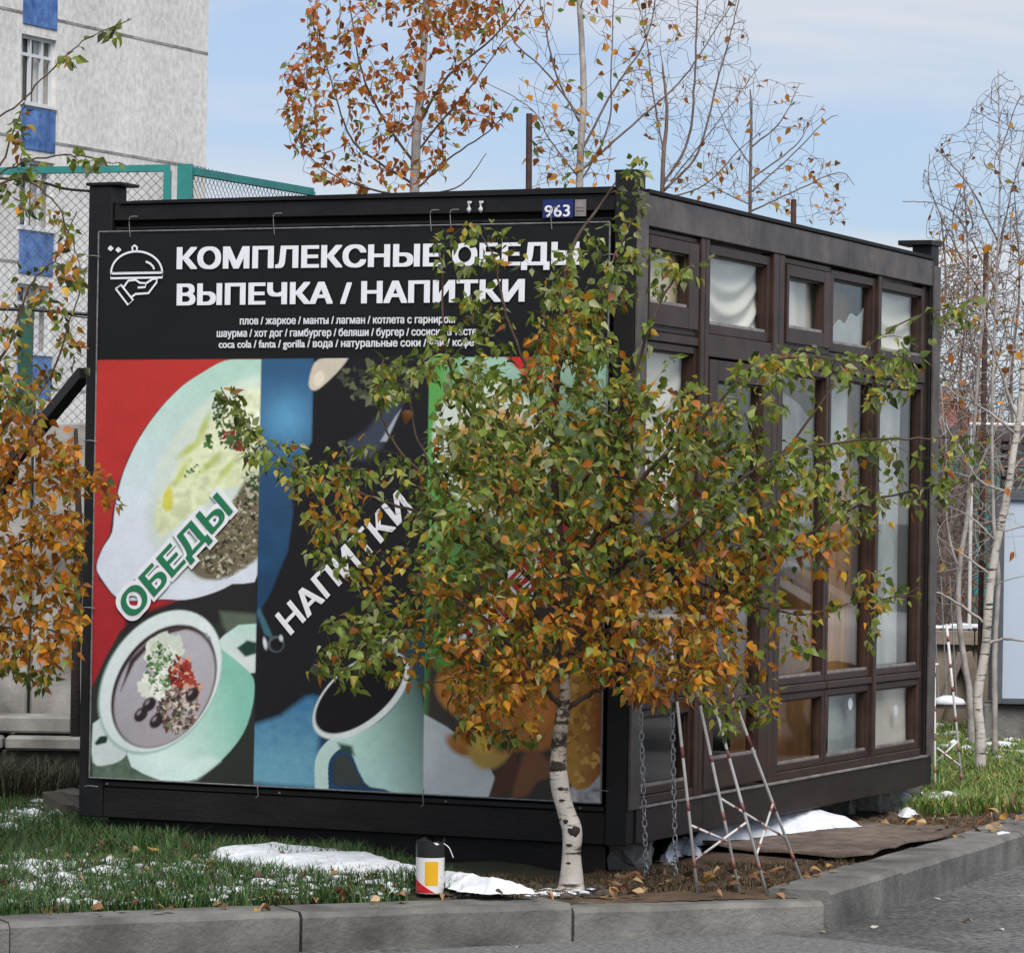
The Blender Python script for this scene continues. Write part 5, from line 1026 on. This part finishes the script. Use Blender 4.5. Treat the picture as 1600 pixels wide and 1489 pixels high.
# snow covered swing seat hanging on chains
ss = thing('swing_seat', 'snow covered round swing seat hanging on chains beyond the far kiosk post', 'swing', tuple(at(1482, 1100, 21.0))); o_ = np.array(ss.location)
MB().tube([(0, 0, -.02), (0, 0, .0)], .10, 16).build('seat', M['slat'], ss)
mb = MB(); mb.tube([(0, 0, .002), (0, 0, .03), (0, 0, .05)], [.105, .085, .03], 16).build('snow_cap', M['snow'], ss, smooth=True)
for px in (1458, 1470, 1484):
    a = at(px, 900, 21.0) - o_; b = np.array([(px - 1472) * .004, 0, .01]); MB().tube([b, a], .0035, 5).build('seat_chain', M['grey_metal'], ss)
# ================================================================== PARKED CAR (mirrored in the glazing)
car = thing('parked_car', 'white parked car out of frame, seen only mirrored in the tall panes of the kiosk', 'car', (7.6, 21.2, -.14), math.radians(-35))
M['car_paint'] = mat('white_car_paint', (.62, .63, .65), .25, .03, 3); M['car_glass'] = mat('car_glass', (.01, .012, .015), .08, .1, 3); M['tyre'] = mat('tyre_rubber', (.012, .012, .012), .8, .2, 20)
def loft(secs, y0, y1, inset):      # side profile (x,z) lofted across the width with rounded shoulders
    mb = MB(); n = len(secs); ys = [(y0, inset), (y0 + .12, 0), (y1 - .12, 0), (y1, inset)]; v = []
    for y, q in ys:
        for x, z in secs: v.append((x * (1 - q * .04), y, z - q * .05 * (z > .6)))
    f = [(k * n + i, k * n + (i + 1) % n, (k + 1) * n + (i + 1) % n, (k + 1) * n + i) for k in range(3) for i in range(n)] + [tuple(range(n))[::-1], tuple(3 * n + i for i in range(n))]
    return mb.add(v, f)
loft([(-2.1, .35), (-2.15, .62), (-2.0, .85), (-1.2, .93), (1.0, .95), (1.9, .9), (2.1, .7), (2.1, .35), (1.7, .22), (-1.8, .22)], -.85, .85, 1).build('body', M['car_paint'], car, .03, True)
loft([(-1.3, .9), (-.55, 1.36), (-.2, 1.42), (.9, 1.42), (1.3, 1.32), (1.75, .92)], -.70, .70, 1).build('cabin_glass', M['car_glass'], car, .02, True)
loft([(-.5, 1.395), (-.2, 1.44), (.9, 1.44), (1.25, 1.36), (.9, 1.41), (-.2, 1.41)], -.66, .66, 1).build('roof', M['car_paint'], car, .01, True)
for y in (-.73, .73):
    for x0, z0, x1, z1 in ((-1.28, .93, -.5, 1.38), (.3, .95, .3, 1.41), (1.72, .95, 1.2, 1.36)): MB().bar((x0, y, z0), (x1, y * .97, z1), .05, .05).build('pillar', M['car_paint'], car)
for x in (-1.35, 1.35):
    for y in (-.84, .84):
        wl = MB().tube([(x, y - .09, .31), (x, y + .09, .31)], .31, 20).build('wheel', M['tyre'], car); MB().tube([(x, y - .10, .31), (x, y + .10, .31)], .19, 12).build('rim', M['grey_metal'], wl)
for y in (-.6, .6): box('headlight', M['glass'], car, -2.13, -2.02, y - .16, y + .16, .62, .76); box('tail_light', M['red_label'], car, 2.02, 2.11, y - .12, y + .12, .66, .84)
# ================================================================== BUCKET
bk = gnd(671, 1398); bt = thing('bucket', 'torn open white plastic tub with yellow and red label standing on the kerb edge', 'bucket', (bk[0], bk[1] + .05, .004)); R_ = .052; Hh = .185
def lathe(prof, n=28, a0=0, a1=2 * math.pi, jag=None):
    mb = MB(); v = []; full = abs(a1 - a0 - 2 * math.pi) < 1e-6; m_ = n if full else n + 1
    for i in range(m_):
        a = a0 + (a1 - a0) * i / n
        for j, (r_, z) in enumerate(prof): v.append((r_ * math.cos(a), r_ * math.sin(a), z + (jag(a) if jag and j in (1, 2) else 0)))
    k = len(prof); f = [(i * k + j, ((i + 1) % m_) * k + j, ((i + 1) % m_) * k + j + 1, i * k + j + 1) for i in range(n) for j in range(k - 1)]
    return mb.add(v, f)
jg = lambda a: .008 * math.sin(3 * a + 1) + .005 * math.sin(7 * a)
lathe([(R_ * .96, 0), (R_, .128), (R_ - .002, .129), (R_ * .93, .004), (0, .004)]).build('body', M['bucket_white'], bt, smooth=False)
lathe([(R_ * 1.0, .1295), (R_ * 1.02, Hh), (R_ * .98, Hh), (R_ * .94, .128)], jag=jg).build('torn_rim', M['bucket_black'], bt)
lathe([(R_ * .970, .030), (R_ * 1.004, .116), (R_ * 1.014, .116), (R_ * .981, .030), (R_ * .970, .030)], 10, math.radians(250), math.radians(305)).build('yellow_label', M['yellow'], bt)
mb = MB(); n = 12; v = []; 
for i in range(n + 1):
    a = math.radians(195 + 100 * i / n); zt_ = .052 * (1 - i / n) + .002; 
    for z in (.002, zt_):
        rr = R_ * (.96 + .04 * z / .12); v += [(rr * 1.004 * math.cos(a), rr * 1.004 * math.sin(a), z), (rr * 1.012 * math.cos(a), rr * 1.012 * math.sin(a), z)]
f = []
for i in range(n):
    o4 = i * 4; p4 = o4 + 4; f += [(o4 + 1, p4 + 1, p4 + 3, o4 + 3), (o4 + 2, o4 + 3, p4 + 3, p4 + 2), (o4, o4 + 2, p4 + 2, p4)]
mb.add(v, f).build('red_label', M['red_label'], bt)
MB().tube([(0, 0, .10), (0, 0, .165), (0, 0, .178)], [R_ * .9, R_ * .92, R_ * .5], 16).build('snow_fill', M['snow'], bt, smooth=True)
MB().tube(spline([(R_ * .9, -.02, .18), (R_ * 1.3, -.03, .165), (R_ * 1.6, -.03, .13)], 5), .0018, 5).build('torn_strip', M['bucket_white'], bt)
# ================================================================== CARPET, SNOW
cp = thing('carpet', 'sodden brown carpet sheet lying on the soil beside the kiosk', 'carpet', (1.1, 14.6, 0)); 
q = [(1040, 1312), (1180, 1326), (1335, 1336), (1375, 1327), (1420, 1316), (1495, 1298), (1440, 1290), (1330, 1284), (1150, 1276)]
pts = spline([gnd(x, y, .02)[:2] for x, y in q] + [gnd(*q[0], .02)[:2]], 5)[:-1]; cc = pts.mean(0); mb = MB(); n = len(pts); rings = [1, .96, .8, .5, .2]; v = []
for s_ in rings:
    for i, p in enumerate(pts):
        P_q = cc + (p - cc) * s_; z = .012 + .014 * vnoise(np.array(P_q[0] * 5), np.array(P_q[1] * 5), 3) + (.010 * abs(math.sin(i * .7)) if s_ > .9 else 0); v.append((P_q[0] - 1.1, P_q[1] - 14.6, z))
v2 = [(x, y, z - .012) for x, y, z in v[:n]]; c0 = len(v); v += v2; v.append((cc[0] - 1.1, cc[1] - 14.6, .02))
f = [(k * n + i, k * n + (i + 1) % n, (k + 1) * n + (i + 1) % n, (k + 1) * n + i) for k in range(len(rings) - 1) for i in range(n)] + [(4 * n + i, 4 * n + (i + 1) % n, len(v) - 1) for i in range(n)] + [(c0 + i, c0 + (i + 1) % n, (i + 1) % n, i) for i in range(n)]
mb.add(v, f).build('sheet', M['mat_board'], cp, smooth=True)
def snow_patch(name, label, q, h, zb=0.0, soft=.12, n=90, seed=1, rough=.5, cut=0.0):
    P = np.array([gnd(x, y, zb)[:2] for x, y in q]); lo = P.min(0) - .05; hi = P.max(0) + .05; nx = n; ny = max(20, int(n * (hi[1] - lo[1]) / (hi[0] - lo[0])))
    ny = min(ny, 160); X, Y = np.meshgrid(np.linspace(lo[0], hi[0], nx), np.linspace(lo[1], hi[1], ny)); d = -sdf(X, Y, P)
    d = d + (fbm(X * 14, Y * 14, seed) - .5) * rough * .12 - cut * fbm(X * 30, Y * 30, seed + 5)
    t = np.clip(d / soft, 0, 1); Z = zb - .012 + h * np.sqrt(np.clip(t, 0, 1)) * (.7 + .6 * fbm(X * 6, Y * 6, seed + 2)); Z = np.maximum(Z, zb - .03)
    Vv = np.stack([X, Y, Z], -1).reshape(-1, 3); i = np.arange(ny - 1)[:, None] * nx + np.arange(nx - 1)[None]; Qq = np.stack([i, i + 1, i + nx + 1, i + nx], -1).reshape(-1, 4)
    k = (d.ravel() > -.01); Qq = Qq[k[Qq].any(1)]
    return link(name, np_mesh(name, Vv, Qq), M['snow'], smooth=True, label=label, category='snow', kind='stuff')
snow_patch('snow_bank', 'white snow strip along the foot of the kiosk front', [(300, 1342), (350, 1332), (430, 1328), (520, 1334), (600, 1346), (660, 1362), (740, 1374), (800, 1384), (850, 1390), (760, 1392), (700, 1384), (650, 1372), (560, 1368), (450, 1360), (360, 1354)], .055, .032, .10, 160, 3, cut=.045)
snow_patch('snow_bank', 'thick snow heap on the carpet against the kiosk', [(1062, 1305), (1075, 1290), (1130, 1278), (1180, 1262), (1230, 1262), (1280, 1278), (1340, 1286), (1290, 1292), (1200, 1300), (1130, 1312), (1080, 1316)], .075, .03, .14, 120, 7, rough=.35)
snow_patch('snow_bank', 'small snow lump between the block and the striped stand', [(1030, 1340), (1040, 1324), (1070, 1312), (1095, 1320), (1090, 1332), (1060, 1330), (1045, 1346)], .06, .0, .06, 80, 9, rough=.5)
snow_patch('snow_bank', 'little snow patch by the square block at the grass edge', [(1398, 1258), (1420, 1252), (1432, 1268), (1415, 1272)], .04, .0, .08, 50, 11)
snow_patch('snow_bank', 'snow patch on soil right of the carpet near the kerb', [(1548, 1300), (1585, 1294), (1590, 1300), (1556, 1306)], .02, .0, .06, 50, 12)
# snow crumbs in the left grass
def crumbs(name, label, regions, n, size, m, z=.012, seed=3, zsq=.5):
    r = np.random.RandomState(seed); pts_ = in_poly(n, regions, r); ico = np.array([(1, 0, 0), (-1, 0, 0), (0, 1, 0), (0, -1, 0), (0, 0, 1), (0, 0, -1), (.6, .6, .5), (-.6, .6, .5), (.6, -.6, .5), (-.6, -.6, .5)])
    tri = np.array([(0, 6, 8), (2, 6, 0), (2, 7, 6), (1, 7, 2), (1, 9, 7), (3, 9, 1), (3, 8, 9), (0, 8, 3), (6, 4, 8), (7, 4, 6), (9, 4, 7), (8, 4, 9)]); Vs = []
    pts_ = [q for q in pts_ if z < 0 or (kd_left(*gnd(q[0], q[1], .0)[:2]) > .29 and kd_right(*gnd(q[0], q[1], .0)[:2]) > .26)]
    for (x, y) in pts_:
        g_ = gnd(x, y, 0 if z > 0 else z); s_ = r.uniform(*size) * (1 if r.rand() > .15 else 2.0); J = ico * (1 + .5 * (r.rand(10, 1) - .5)); a = r.rand() * 6.28; J = J @ np.array([[math.cos(a), math.sin(a), 0], [-math.sin(a), math.cos(a), 0], [0, 0, 1]]); J = J * np.array([s_ * r.uniform(.7, 1.8), s_ * r.uniform(.7, 1.6), s_ * zsq]); Vs.append(J + np.array([g_[0], g_[1], verge_h(g_[0], g_[1]) + s_ * .1 + (z - .012)]))
    V_ = np.concatenate(Vs); T_ = (tri[None] + (np.arange(len(pts_)) * 10)[:, None, None]).reshape(-1, 3)
    return link(name, np_mesh(name, V_, T_), m, smooth=True, label=label, category='snow', kind='stuff')
crumbs('snow_crumbs', 'patchy snow remains caught in the grass left of the tub', [([(0, 1372), (60, 1345), (130, 1350), (240, 1365), (340, 1360), (420, 1345), (560, 1370), (640, 1385), (640, 1398), (300, 1410), (0, 1422)], 5), ([(20, 1350), (90, 1345), (110, 1390), (30, 1400)], 1.6), ([(0, 1285), (60, 1262), (125, 1250), (125, 1275), (60, 1300), (0, 1320)], 1.2)], 1150, (.009, .024), M['snow'], z=.028)
crumbs('snow_crumbs', 'thin melting snow remains around the foot of the front birch', [([(715, 1384), (860, 1384), (930, 1386), (930, 1394), (860, 1398), (720, 1400)], 1)], 150, (.006, .018), M['snow'], z=.02, seed=41, zsq=.35)
crumbs('soil_clods', 'dark dirt and litter around the foot of the front birch', [([(700, 1376), (860, 1378), (960, 1380), (960, 1396), (860, 1400), (700, 1402)], 1)], 420, (.006, .018), M['dry_dirt'], z=.014, seed=47, zsq=.5)
crumbs('snow_crumbs', 'scattered snow remains in the grass around the white birch', [([(1460, 1120), (1600, 1120), (1600, 1200), (1460, 1180)], 5), ([(1400, 1240), (1500, 1245), (1480, 1262), (1410, 1262)], 1)], 150, (.015, .045), M['snow'], z=.04, seed=8)
crumbs('soil_clods', 'loose soil clods and gravel along the kiosk side', [([(930, 1360), (1060, 1350), (1250, 1345), (1350, 1345), (1245, 1380), (940, 1390)], 3), ([(1290, 1272), (1450, 1262), (1600, 1270), (1600, 1285), (1490, 1300), (1440, 1285)], 3), ([(1340, 1345), (1500, 1300), (1600, 1280), (1330, 1360)], 1)], 900, (.006, .017), mat('clods', (.045, .028, .018), .95, .4, 30, .5, 60, col2=(.12, .08, .05)), z=.01, seed=12, zsq=.7)
TUB = (bk[0], bk[1] + .05)
# ================================================================== GRASS
def grass(name, label, regions, n, hgt, pal, wts, seed, wd=.004, z=0.0, cat='grass'):
    r = np.random.RandomState(seed); pts_ = np.array([gnd(x, y, z)[:2] for x, y in in_poly(n, regions, r)]); n = len(pts_)
    cl = fbm(pts_[:, 0] * 5, pts_[:, 1] * 5, seed); k = r.rand(n) < (.35 + 1.1 * cl); pts_ = pts_[k]; n = len(pts_)
    k = outside_cabin(np.c_[pts_, np.full(n, .2)], -.04) & (np.hypot(pts_[:, 0] - TUB[0], (pts_[:, 1] - TUB[1] + .08) * .6) > .085); pts_ = pts_[k]; n = len(pts_)
    a = r.rand(n) * 6.283; h = r.uniform(*hgt, n) * (.6 + .8 * fbm(pts_[:, 0] * 4, pts_[:, 1] * 4, seed + 4)); ln = r.uniform(.2, 1.3, n) * h; w_ = wd * r.uniform(.6, 1.5, n)
    b = np.c_[pts_, verge_h(pts_[:, 0], pts_[:, 1]) - .005]; dx = np.c_[np.cos(a), np.sin(a), np.zeros(n)]; sd = np.c_[-np.sin(a), np.cos(a), np.zeros(n)]; up = np.array([0, 0, 1.])
    m1 = b + dx * (ln * .3)[:, None] + up * (h * .6)[:, None]; tp = b + dx * ln[:, None] + up * (h * .95)[:, None]
    V_ = np.stack([b - sd * w_[:, None], b + sd * w_[:, None], m1 + sd * w_[:, None] * .7, m1 - sd * w_[:, None] * .7, tp], 1).reshape(-1, 3)
    T_ = (np.array([(0, 1, 2), (0, 2, 3), (3, 2, 4)])[None] + (np.arange(n) * 5)[:, None, None]).reshape(-1, 3)
    wts = np.array(wts, float); wts /= wts.sum(); C_ = np.array(pal)[r.choice(len(pal), n, p=wts)] * r.uniform(.6, 1.4, (n, 1))
    return link(name, np_mesh(name, V_, T_, np.repeat(C_, 5, 0)), M['blade'], label=label, category=cat, kind='stuff')
GP = [(.03, .085, .018), (.055, .13, .028), (.09, .17, .045), (.13, .12, .05), (.10, .07, .03)]
grass('grass', 'dark green grass on the verge in front of the kiosk and its left corner', [([(-60, 1425), (-60, 1250), (130, 1262), (180, 1300), (300, 1330), (560, 1340), (700, 1370), (760, 1392), (650, 1402), (300, 1415), (0, 1428)], 1)], 42000, (.03, .085), GP, (4, 3, 1.5, 1, .6), 5, .0026)
grass('grass', 'bright green lawn with yellowed blades around the white birch at the right', [([(1380, 1262), (1450, 1225), (1465, 1100), (1640, 1095), (1640, 1262), (1500, 1272)], 1)], 30000, (.04, .10), [(.08, .17, .025), (.14, .25, .045), (.23, .30, .08), (.40, .34, .11), (.22, .14, .05)], (3, 3, 2.5, 1.6, .9), 6, .0045)
grass('grass', 'dry brown grass and litter on the soil under the birch and stand', [([(700, 1380), (730, 1368), (870, 1372), (900, 1385), (870, 1398), (710, 1400)], 1.2), ([(900, 1385), (930, 1355), (990, 1350), (1100, 1345), (1250, 1345), (1340, 1345), (1245, 1380), (1100, 1388)], 3), ([(1300, 1275), (1450, 1262), (1600, 1262), (1600, 1290), (1500, 1292)], 1)], 17000, (.008, .035), [(.14, .09, .045), (.20, .14, .07), (.08, .05, .025), (.05, .07, .02)], (3, 2, 3, 1), 7, .0018)
grass('grass', 'rank dark grass at the foot of the retaining wall', [([(-60, 1262), (0, 1235), (125, 1228), (130, 1262)], 1)], 3500, (.08, .2), [(.04, .05, .02), (.10, .085, .05), (.02, .035, .012)], (3, 2, 2), 8, .003)
# fallen leaves
r = np.random.RandomState(91); pts_ = in_poly(420, [([(0, 1425), (0, 1330), (160, 1320), (600, 1360), (900, 1390), (600, 1405)], 2), ([(900, 1390), (960, 1360), (1330, 1345), (1240, 1380)], .9), ([(1300, 1280), (1600, 1255), (1600, 1280), (1480, 1300)], 1), ([(1400, 1250), (1600, 1240), (1600, 1120), (1480, 1120)], 1.4)], r)
P = np.array([gnd(x, y, .03) for x, y in pts_]); P[:, 2] = verge_h(P[:, 0], P[:, 1]) + r.uniform(.008, .05, len(P)); D = np.c_[r.normal(size=(len(P), 2)), r.normal(size=len(P)) * .25]; Nn = np.c_[r.normal(size=(len(P), 2)) * .5, np.ones(len(P))]
C_ = np.array([pick([(.30, .17, .08), (.22, .10, .04), (.38, .27, .14), (.40, .22, .04), (.12, .07, .04)], (2, 2, 1.5, 1, 2), r) for _ in P])
link('fallen_leaves', leaves_mesh('fallen_leaves', P, D, Nn, r.uniform(.035, .06, len(P)), C_), M['dry'], label='brown and ochre fallen leaves strewn over the verge', category='leaves', kind='stuff')
pts_ = [(712, 1470), (800, 1476), (815, 1478), (1330, 1440), (1360, 1448), (1520, 1440), (1470, 1405), (1390, 1415), (1540, 1400), (1290, 1455), (1560, 1450), (745, 1472)]
P = np.array([gnd(x, y, RZ + .006) for x, y in pts_]); n = len(P); D = np.c_[r.normal(size=(n, 2)), np.zeros(n) + .1]; Nn = np.c_[r.normal(size=(n, 2)) * .4, np.ones(n)]
link('fallen_leaves', leaves_mesh('fallen_leaves', P, D, Nn, r.uniform(.03, .05, n), np.array([pick([(.35, .28, .20), (.45, .40, .35), (.2, .12, .07)], (2, 2, 1), r) for _ in range(n)])), M['dry'], label='few dry leaves lying on the asphalt by the kerb', category='leaves', kind='stuff')
crumbs('road_grit', 'pale grit and crumbs on the asphalt below the kerb', [([(900, 1470), (1300, 1455), (1600, 1365), (1600, 1480), (1000, 1489)], 3), ([(0, 1486), (900, 1466), (900, 1475), (0, 1489)], 1)], 420, (.003, .009), M['block'], z=-.134, seed=19)
crumbs('gutter_dirt', 'dark dirt and grit gathered in the gutter along the kerb', [([(0, 1484), (900, 1463), (1290, 1452), (1600, 1356), (1600, 1364), (1300, 1464), (900, 1471), (0, 1492)], 1)], 900, (.003, .012), M['dry_dirt'], z=-.136, seed=29, zsq=.4)
print('objects', len(bpy.data.objects))
